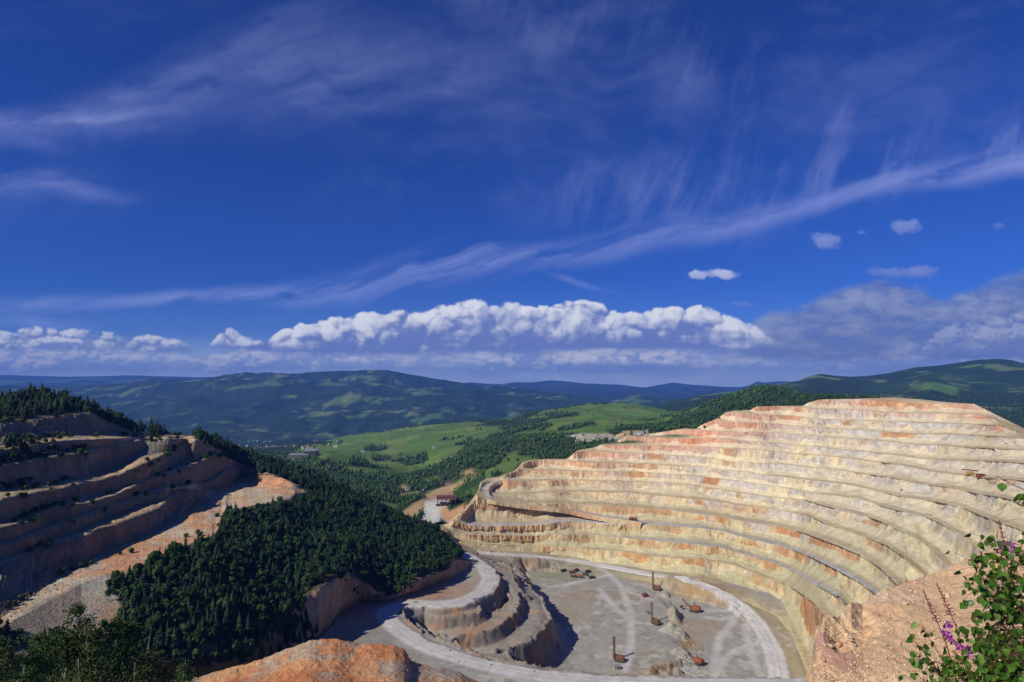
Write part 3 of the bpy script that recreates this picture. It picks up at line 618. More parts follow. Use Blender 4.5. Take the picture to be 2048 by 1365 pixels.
tracks = [[(1180,1128),(1215,1147),(1240,1170),(1252,1200),(1262,1225),(1262,1250)],[(1475,1215),(1462,1240),(1440,1262),(1432,1290),(1428,1330)],[(1530,1272),(1495,1280),(1465,1292),(1448,1306)],[(1480,1212),(1430,1213),(1400,1212)],[(1478,1222),(1440,1230),(1412,1226)],[(1245,1180),(1275,1190),(1300,1200)],[(1448,1306),(1436,1330)],[(1262,1250),(1262,1290),(1250,1340)],[(1200,1180),(1230,1215),(1262,1240)],[(1130,1170),(1180,1160),(1220,1150)],[(1428,1330),(1440,1352)],[(1490,1240),(1500,1290),(1520,1340)]]
for t in tracks:
    W = PZ(*np.array(t, float).T, -226.); d = dpoly(GXX, GYY, [tuple(p[:2]) for p in densify(W, 40)])
    colg = lerp(colg, c3(.44, .43, .395), (1-ss(1.5, 5.5, d+1.8*n3_))*.85)
colg = lerp(colg, lerp(c3(.17, .15, .13)+0*P3, c3(.28, .155, .07)+0*P3, ss(-.05, .3, n2_)), sl2*spur*.85)
colg = colg*(1+.16*n3_+.12*fbm(P3, 2.8, 2, 13))[..., None]
tag(mk_mesh('quarry_floor', P3.reshape(-1, 3), grid_faces(NYg, NXg), M_floor, colg.reshape(-1, 3), False), kind='structure')
# ================================================================ LEFT TERRACED HILL + FOREST HILL (one survey loft)
def col_interp(rows, xs):
    """rows: list of (y points, distance points or ('z', points))"""
    out = []
    for yp, dp in rows:
        y = np.interp(xs, *np.array(yp, float).T)
        if dp[0] == 'z': D = np.interp(xs, *np.array(dp[1], float).T)/(-tand(xs, y))
        else: D = np.interp(xs, *np.array(dp, float).T)
        out.append((y, D))
    return out
def build_left():
    xs = np.arange(-150, 955, 1.5); n = len(xs)
    T8 = [(-150,1340),(0,1262),(27,1241),(112,1196),(163,1168),(212,1150),(257,1142),(303,1120),(333,1104),(430,1069),(442,1045),(451,1022),(500,1012),(521,1007),(575,998),(610,990),(640,990),(700,1018),(760,1034),(800,1050),(860,1074),(905,1104),(935,1122),(1000,1130)]
    rows = {
     'RB':([(-150,1900),(0,1800),(400,1640),(560,1480),(620,1420),(640,1400),(700,1330),(772,1312),(848,1280),(893,1255),(938,1225),(957,1205),(1000,1190)], ('z',[(-150,-175),(500,-180),(620,-205),(700,-235),(1000,-240)])),
     'R0':([(-150,1560),(0,1500),(200,1420),(300,1395),(400,1380),(560,1335),(639,1276),(663,1253),(681,1223),(720,1203),(772,1203),(817,1190),(848,1178),(893,1163),(938,1144),(957,1124),(985,1118),(1000,1118)], ('z',[(-150,-128),(300,-138),(560,-164),(640,-168),(772,-173),(848,-177),(893,-181),(1000,-190)])),
     'R1':([(-150,1480),(0,1420),(150,1330),(200,1318),(300,1316),(400,1335),(500,1312),(570,1240),(600,1200),(611,1190),(640,1172),(663,1158),(690,1148),(720,1163),(754,1186),(790,1190),(826,1165),(860,1150),(893,1140),(912,1118),(940,1122),(985,1116),(1000,1116)],
           [(-150,215),(0,232),(150,262),(300,275),(400,287),(500,325),(600,402),(640,416),(690,455),(754,487),(826,512),(893,560),(912,600),(940,640),(1000,655)]),
     'R2':([(-150,1400),(0,1330),(150,1250),(210,1222),(300,1190),(400,1160),(500,1135),(600,1105),(700,1095),(800,1110),(860,1108),(905,1108),(935,1120),(1000,1124)],
           [(-150,230),(0,246),(150,285),(300,330),(400,360),(500,410),(600,480),(700,530),(800,570),(860,600),(905,640),(1000,670)]),
     'T8':(T8, ('z',[(-150,-105),(560,-105),(640,-116),(700,-128),(760,-141),(800,-150),(860,-168),(905,-187),(935,-196),(1000,-205)])),
     'T7':([(-150,1330),(0,1240),(60,1197),(121,1154),(163,1130),(212,1100),(272,1082),(342,1052),(372,1027),(384,1012),(424,991),(466,976),(484,960),(515,974),(560,982),(600,986),(625,984),(700,1012),(760,1030),(800,1047),(860,1072),(905,1102),(935,1121),(1000,1130)], None),
     'T6':([(-150,1190),(0,1125),(51,1106),(106,1085),(157,1073),(212,1052),(272,1031),(315,1014),(330,1003),(348,985),(372,980),(400,982),(424,985),(466,972),(484,954),(515,964),(560,974),(600,981),(625,980),(1000,1129)], None),
     'T5':([(-150,1160),(0,1092),(60,1070),(120,1048),(200,1020),(250,1000),(300,985),(340,978),(378,972),(409,967),(433,955),(454,940),(484,934),(505,944),(521,949),(533,946),(560,955),(590,970),(625,976),(1000,1128)], None),
     'T4':([(-150,1110),(0,1052),(40,1045),(109,1014),(170,1006),(224,991),(282,964),(363,937),(433,908),(470,922),(500,938),(521,947),(560,953),(590,968),(625,972),(1000,1127)], None),
     'T3':([(-150,1040),(0,997),(60,985),(100,979),(151,968),(206,957),(242,945),(303,919),(348,899),(392,879),(440,900),(484,926),(521,943),(560,950),(590,964),(625,968),(1000,1126)], None),
     'T2':([(-150,960),(0,931),(70,919),(121,910),(170,903),(212,893),(288,878),(350,877),(392,876.5),(440,896),(484,920),(521,938),(560,946),(590,958),(625,964),(1000,1125)], None),
     'T1':([(-150,915),(0,901),(61,888),(130,881),(200,878),(272,876),(350,874),(392,875),(440,893),(484,914),(521,930),(560,940),(590,952),(625,960),(1000,1124)], None),
     'T0':([(-150,860),(0,846),(61,838),(121,830),(182,824),(212,841),(242,853),(263,865),(282,870),(318,871),(360,872),(392,873),(440,889),(484,908),(521,924),(560,936),(590,947),(620,956),(660,974),(700,1000),(760,1022),(800,1040),(860,1068),(905,1098),(935,1119),(1000,1123)], None),
     'TT':([(-150,815),(0,800),(76,797),(130,806),(165,817),(194,832),(230,850),(260,864),(318,870),(392,872),(440,888),(484,907),(521,923),(560,935),(590,946),(620,955),(700,999),(800,1039),(905,1097),(1000,1122)], None)}
    DT0 = [(-150,430),(0,455),(100,500),(200,555),(300,610),(392,648),(484,690),(560,715),(620,700),(700,672),(800,690),(905,722),(1000,745)]
    seq = ['RB','R0','R1','R2','T8','T7','T6','T5','T4','T3','T2','T1','T0','TT']
    Y, D = {}, {}
    for k in seq:
        yp, dp = rows[k]; Y[k] = smooth1(np.interp(xs, *np.array(yp, float).T), 7)
        if k.startswith('T'): Y[k] = Y[k]+1.6*fbm(np.stack([xs, xs*0+len(k)+ord(k[1]), xs*0], -1), 17, 4, 5)*(xs < 640)
        if dp is None: continue
        D[k] = np.interp(xs, *np.array(dp[1], float).T)/(-tand(xs, Y[k])) if dp[0] == 'z' else np.interp(xs, *np.array(dp, float).T)
    for a, c in zip(['T7','T6','T5','T4','T3','T2','T1','T0','TT'], ['T8','T7','T6','T5','T4','T3','T2','T1','T0']): Y[a] = np.minimum(Y[a], Y[c]-.05)
    zt = {'T7': -105, 'T6': -91, 'T5': -84, 'T4': -76, 'T3': -62, 'T2': -50, 'T1': -41}
    D['T8'] = smooth1(D['T8'], 15)
    prev = D['T8']; d0 = np.interp(xs, *np.array(DT0, float).T)
    D['T7'] = np.clip(smooth1(-105/(-tand(xs, Y['T7'])), 15), prev+4, None)
    for i, k in enumerate(['T6','T5','T4','T3','T2','T1']):
        f = (i+1)/7.; lin = D['T7']+(np.maximum(d0, D['T7']+60)-D['T7'])*f
        lev = zt[k]/(-tand(xs, Y[k])); d = np.where(xs < 380, np.clip(lev, lin-35, lin+25), lin)
        D[k] = np.maximum(smooth1(d, 25), D[['T7','T6','T5','T4','T3','T2'][i]]+7)
    D['T0'] = np.maximum(d0, D['T1']+8); D['TT'] = D['T0']+70-55*ss(200, 330, xs)
    C = {k: PD(xs, Y[k], D[k]) for k in seq}
    G, Fm, ter, levl = [], [], [], []
    def nat(a, c, m, t_=0):
        for s in np.linspace(0, 1, m, endpoint=False):
            G.append(C[a]*(1-s)+C[c]*s); Fm.append(xs*0); ter.append(t_); levl.append(xs*0)
    nat('RB','R0',10); 
    for s in np.linspace(0, 1, 22, endpoint=False):
        hs = s; r = C['R0']*(1-s)+C['R1']*s
        G.append(r); Fm.append(ss(0.05, .3, s)*np.ones(n)*((xs > 575) & (xs < 965))); ter.append(1); levl.append(xs*0)
    nat('R1','R2',34); nat('R2','T8',30); nat('T8','T7',14, 2)
    tseq = ['T7','T6','T5','T4','T3','T2','T1','T0']
    for i in range(7):
        A, B_ = C[tseq[i]], C[tseq[i+1]]
        tw = np.clip(.42+.5*fbm(np.stack([xs, xs*0+i*31., xs*0], -1), 34, 4, 3), .15, .8)
        for t in (0, .14, .3, .36, .44, .52, .6, .67, .74, .8, .86, .91, .96):
            q = max(0, (t-.30)/.70); bw = .64 if i > 0 else .06
            h = np.where(q < .55, tw*q/.55, tw+(1-tw)*(q-.55)/.45); hx = q/.55*.6 if q < .55 else .6+.4*(q-.55)/.45
            s = bw*t/.3 if t < .3 else bw+(1-bw)*hx
            r = A.copy(); r[:, :2] += (B_-A)[:, :2]*s; r[:, 2] += (B_-A)[:, 2]*h
            G.append(r); Fm.append((0. if t < .3 else (.35 if q < .55 else 1.))*ss(3, 8, (B_-A)[:, 2])); ter.append(3); levl.append(xs*0+i+t)
    nat('T0','TT',12); G.append(C['TT']); Fm.append(xs*0); ter.append(0); levl.append(xs*0)
    i0 = len(G)
    for dd, dz in ((40, -6), (110, -35), (260, -110), (600, -230)):
        r = PD(xs, Y['TT'], D['TT']+dd); r[:, 2] += dz; G.append(r); Fm.append(xs*0); ter.append(0); levl.append(xs*0)
    G = np.stack(G); Fm = np.stack(Fm); lv = np.stack(levl); ter = np.array(ter)[:, None]*np.ones(n)[None]
    tang = np.gradient(G, axis=1); nh = np.stack([tang[..., 1], -tang[..., 0], 0*tang[..., 0]], -1)
    nh /= np.linalg.norm(nh, axis=-1, keepdims=True)+1e-9; nh *= np.sign(nh[..., 0:1]+1e-9)
    rib = ridged(G, 13, 4, 11, .55, .35); rib2 = ridged(G, 5, 3, 21, .6, .3)
    G = G+nh*((Fm > .5)*(2.2*rib+1.5*rib2+.5*ridged(G, 2.4, 2, 23, .6, .3))+((Fm > .1) & (Fm < .5))*(.9*rib+.3*rib2))[..., None]
    G[..., 2] += np.where(ter == 2, .35*fbm(G, 9, 3, 6), np.where(ter == 3, .3*fbm(G, 6, 3, 6), 2.2*fbm(G, 40, 4, 6)*(ter == 0)))
    px, py = proj(G)
    # heap of broken rock at the end of the first terrace and the orange bank
    G[..., 2] += 3.5*blob(px, py, 365, 992, 22, 9)*np.clip(.8+fbm(G, 5, 3, 8), 0, 2)+2.0*blob(px, py, 415, 1006, 34, 5)*np.clip(.8+fbm(G, 4, 3, 8), 0, 2)
    n1, n2_, n3_ = fbm(G, 50, 4, 1), fbm(G, 17, 4, 2), fbm(G, 6, 3, 3)
    col = np.zeros(G.shape)+c3(.075, .075, .04)                     # forest floor
    dirt = (ter == 3) | (ter == 2)
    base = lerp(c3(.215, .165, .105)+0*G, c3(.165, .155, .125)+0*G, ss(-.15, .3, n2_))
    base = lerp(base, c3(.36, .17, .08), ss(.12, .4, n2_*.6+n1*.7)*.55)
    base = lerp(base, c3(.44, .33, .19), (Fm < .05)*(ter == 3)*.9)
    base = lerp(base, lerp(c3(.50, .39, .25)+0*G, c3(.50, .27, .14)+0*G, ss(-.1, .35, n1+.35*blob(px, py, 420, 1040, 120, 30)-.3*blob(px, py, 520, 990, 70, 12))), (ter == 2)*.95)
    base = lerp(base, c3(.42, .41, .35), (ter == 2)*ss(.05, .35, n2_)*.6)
    base = lerp(base, c3(.56, .27, .15), np.clip(blob(px, py, 545, 965, 50, 14)+blob(px, py, 487, 936, 20, 12)+.6*blob(px, py, 142, 925, 10, 9), 0, 1)*.85)
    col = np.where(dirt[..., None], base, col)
    cl = (ter == 1)*(Fm > .01)
    clc = lerp(c3(.31, .20, .13)+0*G, c3(.25, .215, .18)+0*G, ss(-.1, .3, n2_))
    col = np.where(cl[..., None] > 0, clc, col)
    sc_ = softpoly(px, py, [(163,1166),(212,1150),(257,1145),(235,1175),(242,1215),(232,1245),(200,1275),(165,1295),(130,1275),(130,1240),(165,1215)], 6, 10, G)
    col = lerp(col, lerp(c3(.40, .27, .17)+0*G, c3(.34, .33, .27)+0*G, ss(-.2, .3, n2_)), sc_*.95)
    sandy = np.clip(blob(px, py, 700, 1205, 40, 22)+blob(px, py, 690, 1150, 18, 10)+blob(px, py, 748, 1180, 14, 14)+.8*blob(px, py, 860, 1186, 60, 10), 0, 1)
    col = lerp(col, c3(.42, .26, .14), sandy*.9)
    grs = np.clip(blob(px, py, 135, 908, 40, 5)+blob(px, py, 60, 1035, 50, 12)+.7*blob(px, py, 150, 1130, 40, 8)+.7*blob(px, py, 90, 1095, 40, 6)+.6*blob(px, py, 430, 917, 30, 6), 0, 1)
    col = lerp(col, c3(.10, .13, .04), grs*ss(-.3, .2, n3_+.3)*.9)
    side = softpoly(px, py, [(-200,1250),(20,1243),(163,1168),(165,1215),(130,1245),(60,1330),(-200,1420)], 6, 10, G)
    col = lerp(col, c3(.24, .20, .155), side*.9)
    up = (ter == 0)*np.clip(blob(px, py, 130, 815, 40, 6)+0, 0, 1); col = lerp(col, c3(.30, .21, .14), up*.9)
    stv = fbm(G, 3.6, 3, 131, .6, .2); col = col*(1+.30*stv*(Fm > .5))[..., None]
    col = col*(1+.16*n3_)[..., None]
    R = G.shape[0]
    tag(mk_mesh('left_terraces', G.reshape(-1, 3), grid_faces(R, n), M_rock, np.clip(col, .01, 1).reshape(-1, 3), False), kind='structure')
    return xs, G, ter, Fm, i0
LXs, LG, LTER, LFM, LTT = build_left()
# ================================================================ NEAR ORANGE MOUND
def build_mound():
    xs = np.arange(150, 1120, 2.0); n = len(xs)
    cy = np.interp(xs, *np.array([(150,1440),(300,1385),(378,1361),(424,1346),(484,1331),(560,1306),(620,1282),(666,1280),(711,1287),(757,1287),(790,1291),(811,1302),(820,1322),(848,1331),(893,1338),(923,1347),(953,1362),(1000,1390),(1120,1450)], float).T)
    cy = smooth1(cy, 5)+2.5*fbm(np.stack([xs, xs*0, xs*0], -1), 24, 4, 5)
    cd = np.interp(xs, [150, 400, 700, 1120], [185, 205, 225, 230])
    rows = []
    for s in np.linspace(0, 1, 130)**.75:
        y = cy+(1-s)**1.0*np.maximum(1560-cy, 120); d = cd*(.52+.48*s**1.15)
        rows.append(PD(xs, y, d))
    for dd, dz in ((4, -1.0), (12, -6), (26, -18), (60, -48), (110, -80), (140, -100)):
        r = PD(xs, cy, cd+dd); r[:, 2] += dz; rows.append(r)
    G = np.stack(rows)
    G[:130, :, 2] += .45*fbm(G[:130], 22, 5, 3, .55)+.42*ridged(G[:130]*np.array([.55, 1, 1]), 12, 6, 4, .62)+.5*ridged(G[:130], 3.2, 4, 14, .6)-.2
    n1, n2_, n3_ = fbm(G, 26, 4, 1), fbm(G, 8, 4, 2), fbm(G, 2.6, 3, 3)
    px, py = proj(G)
    col = lerp(c3(.53, .225, .09)+0*G, c3(.55, .30, .14)+0*G, ss(-.2, .3, n1))
    col = lerp(col, c3(.36, .33, .24), ss(.12, .34, n2_)*.75)
    col = lerp(col, c3(.35, .12, .05), ss(.16, .4, n3_*.6+.4*ss(-.2, .3, -n1))*.4)
    col = lerp(col, c3(.30, .30, .25), np.clip(blob(px, py, 880, 1345, 90, 14), 0, 1)*.85)
    tag(mk_mesh('orange_dirt_slope', G.reshape(-1, 3), grid_faces(len(G), n), ground_mat('orange_soil', 7, .9, .26, 1., .45), np.clip(col, .01, 1).reshape(-1, 3)), kind='structure')
build_mound()
# ================================================================ NEAR GRAVEL LEDGE (right)
def build_ledge():
    xs = np.arange(1590, 2240, 1.6); n = len(xs)
    pts = [(1590,1420),(1622,1330),(1630,1268),(1635,1249),(1648,1237),(1680,1227),(1702,1211),(1726,1212),(1750,1191),(1774,1175),(1827,1156),(1859,1147),(1916,1127),(1948,1113),(1990,1098),(2048,1082),(2140,1062),(2240,1050)]
    cy = np.interp(xs, *np.array(pts, float).T)+1.6*fbm(np.stack([xs, xs*0, xs*0], -1), 16, 4, 5)
    cd = np.interp(xs, [1590, 1640, 1750, 1900, 2048, 2240], [12.5, 13, 15, 17, 18, 18])
    nd = np.interp(xs, [1590, 1700, 1850, 2048, 2240], [9.6, 9.4, 9.0, 8.0, 7.5])
    rows = []; M_ = 230
    for s in np.linspace(0, 1, M_):
        y = cy+(1-s)*(1560-cy); y = np.maximum(y, cy); d = nd+(cd-nd)*s**1.7
        rows.append(PD(xs, y, d))
    for dd, dz in ((.4, -.05), (1.2, -.7), (2.5, -3), (5, -9), (8, -22)):
        r = PD(xs, cy, cd+dd); r[:, 2] += dz; rows.append(r)
    G = np.stack(rows); px, py = proj(G)
    # the crumbling corner block: left flank drops, strata crack
    blk = ss(1830, 1700, px+.6*(py-1260))*ss(1215, 1255, py+.15*(px-1640))
    G[:M_, :, 2] += (.16*fbm(G[:M_], 2.6, 5, 3, .6)+.05*ridged(G[:M_], .6, 4, 5, .6))
    G[:M_, :, 2] += blk[:M_]*(.42*ridged(G[:M_]*np.array([1, 1, .6]), 1.5, 5, 8, .6)-.15)
    n1, n2_, n3_, n4 = fbm(G, 4, 4, 1), fbm(G, 1.2, 4, 2), fbm(G, .3, 3, 3), fbm(G, .09, 2, 4)
    col = lerp(c3(.60, .41, .235)+0*G, c3(.66, .50, .32)+0*G, ss(-.3, .3, n1))
    col = lerp(col, c3(.66, .52, .36), blob(px, py, 1800, 1195, 60, 16)*.7)
    col = lerp(col, c3(.46, .20, .11), ss(.05, .35, n2_)*blk*.9)
    col = lerp(col, c3(.30, .16, .14), ss(.12, .35, fbm(G, .8, 4, 12))*blk*.9)
    col = lerp(col, c3(.38, .17, .10), blob(px, py, 1760, 1230, 12, 6)*.8)
    col = lerp(col, c3(.40, .235, .15), ss(.15, .4, n3_)*.5)
    col = col*(1+.18*n4+.15*n3_)[..., None]
    tag(mk_mesh('gravel_ledge', G.reshape(-1, 3), grid_faces(len(G), n), ground_mat('gravel', .5, .07, .22, 1., .05), np.clip(col, .01, 1).reshape(-1, 3)), kind='structure')
    return G[:M_]
RG = build_ledge()
# ================================================================ VALLEY AND GREEN HILLS
def loft(name, rows, xs, subs, mat, zn, colf, back=((300, -60), (900, -250)), smooth_n=15):
    C = []
    for yp, dp in rows:
        y = smooth1(np.interp(xs, *np.array(yp, float).T), smooth_n)
        D = np.interp(xs, *np.array(dp[1], float).T)/(-tand(xs, y)) if dp[0] == 'z' else np.interp(xs, *np.array(dp, float).T)
        C.append(PD(xs, y, smooth1(D, smooth_n)))
    C = np.stack(C); G = []; K = len(C)
    for i in range(K-1):
        p0, p1, p2, p3 = C[max(i-1, 0)], C[i], C[i+1], C[min(i+2, K-1)]
        for s in np.linspace(0, 1, subs[i] if isinstance(subs, (list, tuple)) else subs, endpoint=False):
            r = p1*(1-s)+p2*s
            zc = .5*((2*p1)+(-p0+p2)*s+(2*p0-5*p1+4*p2-p3)*s*s+(-p0+3*p1-3*p2+p3)*s**3)
            r = r.copy(); r[:, 2] = .35*r[:, 2]+.65*zc[:, 2]; G.append(r)
    G.append(C[-1]); nf = len(G)
    for dd, dz in back:
        r = C[-1].copy(); sc1 = (r[:, 1]+dd)/r[:, 1]; r[:, 0] *= sc1; r[:, 1] += dd; r[:, 2] += dz; G.append(r)
    G = np.stack(G); w = np.ones(len(G)); w[nf-6:nf] = np.linspace(1, .25, 6); w[nf:] = .25
    G[..., 2] += zn(G)*w[:, None]
    px, py = proj(G); col = colf(G, px, py)
    o = tag(mk_mesh(name, G.reshape(-1, 3), grid_faces(len(G), len(xs)), mat, np.clip(col, .005, 1).reshape(-1, 3)), kind='structure')
    return G, col
FORF, MEAD = c3(.026, .050, .016), c3(.080, .155, .022)
xsv = np.arange(120, 1760, 2.5)
VR = [
 ([(0,1060),(500,1040),(640,1040),(740,1045),(800,1052),(850,1052),(880,1042),(900,1048),(930,1052),(950,1030),(965,1000),(1040,970),(1100,950),(1200,920),(1300,905),(1400,890),(1450,870),(1520,845),(1640,830),(1760,830)], [(0,800),(640,800),(760,860),(850,880),(930,880),(965,930),(1040,1000),(1200,1120),(1400,1200),(1760,1250)]),
 ([(0,1010),(500,985),(640,975),(740,1000),(800,1015),(850,1000),(880,1000),(905,1003),(930,985),(950,968),(965,963),(1000,950),(1040,932),(1100,921),(1200,893),(1240,882),(1300,869),(1372,860),(1420,848),(1460,826),(1520,815),(1600,815),(1640,806),(1760,806)], [(0,1000),(640,1000),(740,980),(850,980),(905,960),(965,1020),(1040,1090),(1200,1230),(1400,1330),(1760,1380)]),
 ([(0,960),(400,950),(560,945),(640,942),(740,965),(800,978),(850,975),(900,962),(960,930),(1000,912),(1040,905),(1100,893),(1150,882),(1200,872),(1260,862),(1300,862),(1340,856),(1400,834),(1450,818),(1500,808),(1560,800),(1610,806),(1640,804),(1760,804)], [(0,1300),(560,1300),(740,1300),(900,1300),(960,1330),(1100,1420),(1300,1550),(1400,1500),(1760,1500)]),
 ([(0,940),(400,930),(520,925),(595,922),(650,908),(700,918),(740,935),(800,945),(850,935),(900,915),(960,895),(1040,880),(1100,872),(1150,866),(1200,858),(1300,858),(1340,848),(1400,826),(1450,812),(1500,792),(1530,783),(1570,782),(1600,790),(1630,803),(1660,806),(1760,806)], [(0,1500),(595,1500),(650,1500),(740,1600),(900,1700),(1100,1750),(1300,1850),(1400,1750),(1500,1700),(1760,1750)]),
 ([(0,925),(400,915),(560,912),(640,905),(700,908),(760,915),(830,905),(900,890),(960,878),(1000,868),(1060,856),(1120,848),(1180,840),(1240,845),(1300,850),(1340,842),(1400,832),(1500,800),(1600,805),(1760,812)], [(0,2000),(560,2050),(760,2100),(900,2100),(1100,2200),(1300,2200),(1760,2200)]),
 ([(0,905),(400,905),(560,905),(620,899),(700,889),(760,884),(830,874),(900,866),(960,858),(1020,850),(1060,842),(1120,832),(1180,826),(1240,826),(1300,834),(1345,838),(1400,836),(1500,820),(1760,820)], [(0,2600),(560,2700),(900,2700),(1100,2700),(1300,2700),(1760,2700)]),
 ([(0,900),(400,900),(560,902),(620,894),(680,878),(720,869),(790,862),(850,850),(900,846),(960,842),(1020,837),(1060,828),(1100,819),(1150,812),(1200,809),(1260,811),(1300,818),(1345,830),(1400,838),(1500,838),(1760,838)], [(0,3300),(560,3400),(700,3500),(900,3400),(1100,3200),(1250,3200),(1400,3200),(1760,3300)])]
def vcol(G, px, py):
    n1, n2_, n3_ = fbm(G, 260, 4, 1, zs=0), fbm(G, 90, 4, 2, zs=0), fbm(G, 30, 3, 3, zs=0)
    mead = np.clip(1.1*ss(880, 846, py-(px-620)*(-.10))*ss(600, 700, px)*(px < 1345)*0+
      blob(px, py, 1240, 826, 120, 22)*1.2+blob(px, py, 1130, 845, 60, 14)*.5+blob(px, py, 860, 866, 110, 12)+blob(px, py, 730, 880, 80, 12)+blob(px, py, 870, 900, 55, 22)*1.1+blob(px, py, 960, 862, 60, 10)*.8+blob(px, py, 960, 880, 30, 16)*.6+
      blob(px, py, 690, 912, 45, 8)*1.2+blob(px, py, 760, 930, 30, 6)*.8+blob(px, py, 790, 945, 25, 8)*.7+blob(px, py, 1110, 866, 80, 9)*.7+blob(px, py, 660, 900, 60, 8)*.6, 0, 1.3)
    forest = np.clip(blob(px, py, 1060, 855, 90, 12)*1.2+blob(px, py, 1130, 832, 50, 6)*1.2+blob(px, py, 1010, 885, 110, 22)*.9+blob(px, py, 1500, 800, 130, 25)*1.5, 0, 1.5)
    mead = mead+.25*blob(px, py, 1130, 862, 80, 12)+.45*blob(px, py, 780, 892, 110, 12)-.2*blob(px, py, 1010, 900, 110, 30)+.35*blob(px, py, 1000, 850, 90, 8)
    m = ss(.30, .44, mead*1.25-forest*.8+.75*n1+.85*n2_+.35*n3_+.16)
    g = lerp(MEAD+0*G, c3(.13, .18, .038)+0*G, ss(-.1, .35, n2_)); g = lerp(g, c3(.07, .12, .025), ss(0, .3, n1)*.6)
    col = lerp(FORF+0*G, c3(.055, .085, .025)+0*G, ss(-.2, .3, n2_)); col = lerp(col, g, m)
    hedge = ss(.28, .36, ridged(G*np.array([1, .5, 0]), 170, 3, 15))*.0
    # bare patches
    bare = np.clip(softpoly(px, py, [(845,995),(880,975),(915,968),(905,985),(905,1003),(870,998)], 3, 4, G)+softpoly(px, py, [(793,1030),(840,1000),(870,996),(868,1010),(845,1018),(815,1050),(795,1052)], 3, 5, G)*.8+blob(px, py, 940, 948, 14, 7)*1.4+blob(px, py, 942, 960, 8, 4)+blob(px, py, 805, 975, 12, 5)+
       blob(px, py, 925, 967, 8, 5)+blob(px, py, 980, 958, 14, 5)*0, 0, 1)
    col = lerp(col, c3(.40, .26, .14), bare*.9)
    col = lerp(col, c3(.42, .37, .29), np.clip(softpoly(px, py, [(1148,876),(1165,868),(1215,868),(1240,874),(1262,880),(1235,888),(1215,882),(1180,884),(1150,890)], 1.5, 2, G), 0, 1)*.8)
    col = lerp(col, c3(.44, .31, .17), softpoly(px, py, [(1232,872),(1246,863),(1290,862),(1300,870),(1262,876)], 1.5, 2, G)*.9)
    col = lerp(col, c3(.33, .32, .29), inpoly(px, py, [(1270,864),(1298,861),(1292,872),(1272,873)])*.8)
    pla = softpoly(px, py, [(841,1046),(848,1020),(850,1003),(875,996),(898,1001),(890,1018),(880,1030),(905,1046),(930,1052),(905,1056),(882,1036),(868,1060),(838,1060)], 2.5, 3, G)
    col = lerp(col, c3(.42, .41, .39), pla*.95)
    ogs = softpoly(px, py, [(880,1024),(893,1008),(900,1025),(908,1020),(936,1007),(930,1035),(915,1046),(895,1044),(884,1034)], 2.5, 4, G)
    col = lerp(col, c3(.50, .29, .16), ogs*.95)
    return col
def vzn(G):
    px, py = proj(G); d = G[..., 1]
    flat = ss(870, 960, d)
    return flat*(19*fbm(G, 380, 4, 5, zs=0)+17*ridged(G, 260, 4, 6, zs=0)*ss(1000, 1700, d))
VG, VGc = loft('valley_hills', VR, xsv, [14, 16, 16, 20, 22, 24], M_grass, vzn, vcol)
# ---- mountain ranges
xsf = np.arange(-560, 2640, 4.2)
def rcol(dark, mead, seed, bias=0., s1=900, s2=260):
    def f(G, px, py):
        Gq = G*np.array([1, 1.0, 0])
        n1, n2_, n3_ = fbm(Gq, s1, 5, seed, .6), fbm(Gq, s2, 4, seed+3, .6), fbm(Gq, 90, 3, seed+5)
        m = ss(.06, .24, n1+.45*n2_+bias+.2*(G[..., 2] < -330)*0)
        col = lerp(dark+0*G, dark*1.7+0*G, ss(-.2, .4, n2_))
        return lerp(col, lerp(mead+0*G, c3(.12, .15, .05)+0*G, ss(0, .4, n3_+n2_)), m)
    return f
def rz(a, s, seed):
    return lambda G: a*(.9*ridged(G, s, 6, seed, .52, zs=0)-.35)+a*.5*fbm(G, s*2.2, 3, seed+4, zs=0)
SM = [(-560,775),(0,772),(150,768),(250,764),(330,762),(400,757),(480,751),(560,748),(640,745),(720,743),(780,745),(840,752),(900,763),(940,767),(1000,769),(1050,773),(1100,780),(1200,790),(1300,797),(1400,802),(1600,812),(2640,830)]
middle_grid, middle_colour = loft('mountains_middle', [
  ([(-560,905),(2640,905)], ('z', [(-560,-440),(2640,-440)])),
  ([(-560,888),(0,886),(400,885),(700,884),(1000,880),(1400,880),(2640,880)], ('z', [(-560,-440),(2640,-430)])),
  ([(-560,868),(0,862),(300,862),(500,862),(620,866),(760,862),(900,850),(1000,850),(1200,850),(2640,850)], [(-560,5600),(2640,5600)]),
  ([(-560,835),(0,832),(200,836),(400,826),(520,835),(640,838),(760,828),(850,832),(960,826),(1100,822),(1300,828),(2640,828)], [(-560,6400),(2640,6400)]),
  ([(-560,808),(0,806),(200,806),(340,796),(460,802),(560,806),(660,800),(760,796),(850,790),(960,798),(1060,800),(1200,810),(1300,815),(2640,820)], [(-560,7400),(2640,7400)]),
  ([(-560,790),(0,788),(200,786),(330,778),(400,772),(480,770),(560,774),(640,776),(720,772),(800,770),(880,774),(960,780),(1060,790),(1200,800),(2640,818)], [(-560,8600),(2640,8600)]),
  (SM, [(-560,10000),(2640,10000)])], xsf, [6, 16, 22, 24, 24, 22], M_far, rz(190, 1300, 3), rcol(c3(.013, .030, .014), c3(.058, .115, .032), 5, -.10, 400, 120), ((600, -100), (2000, -500)), 9)
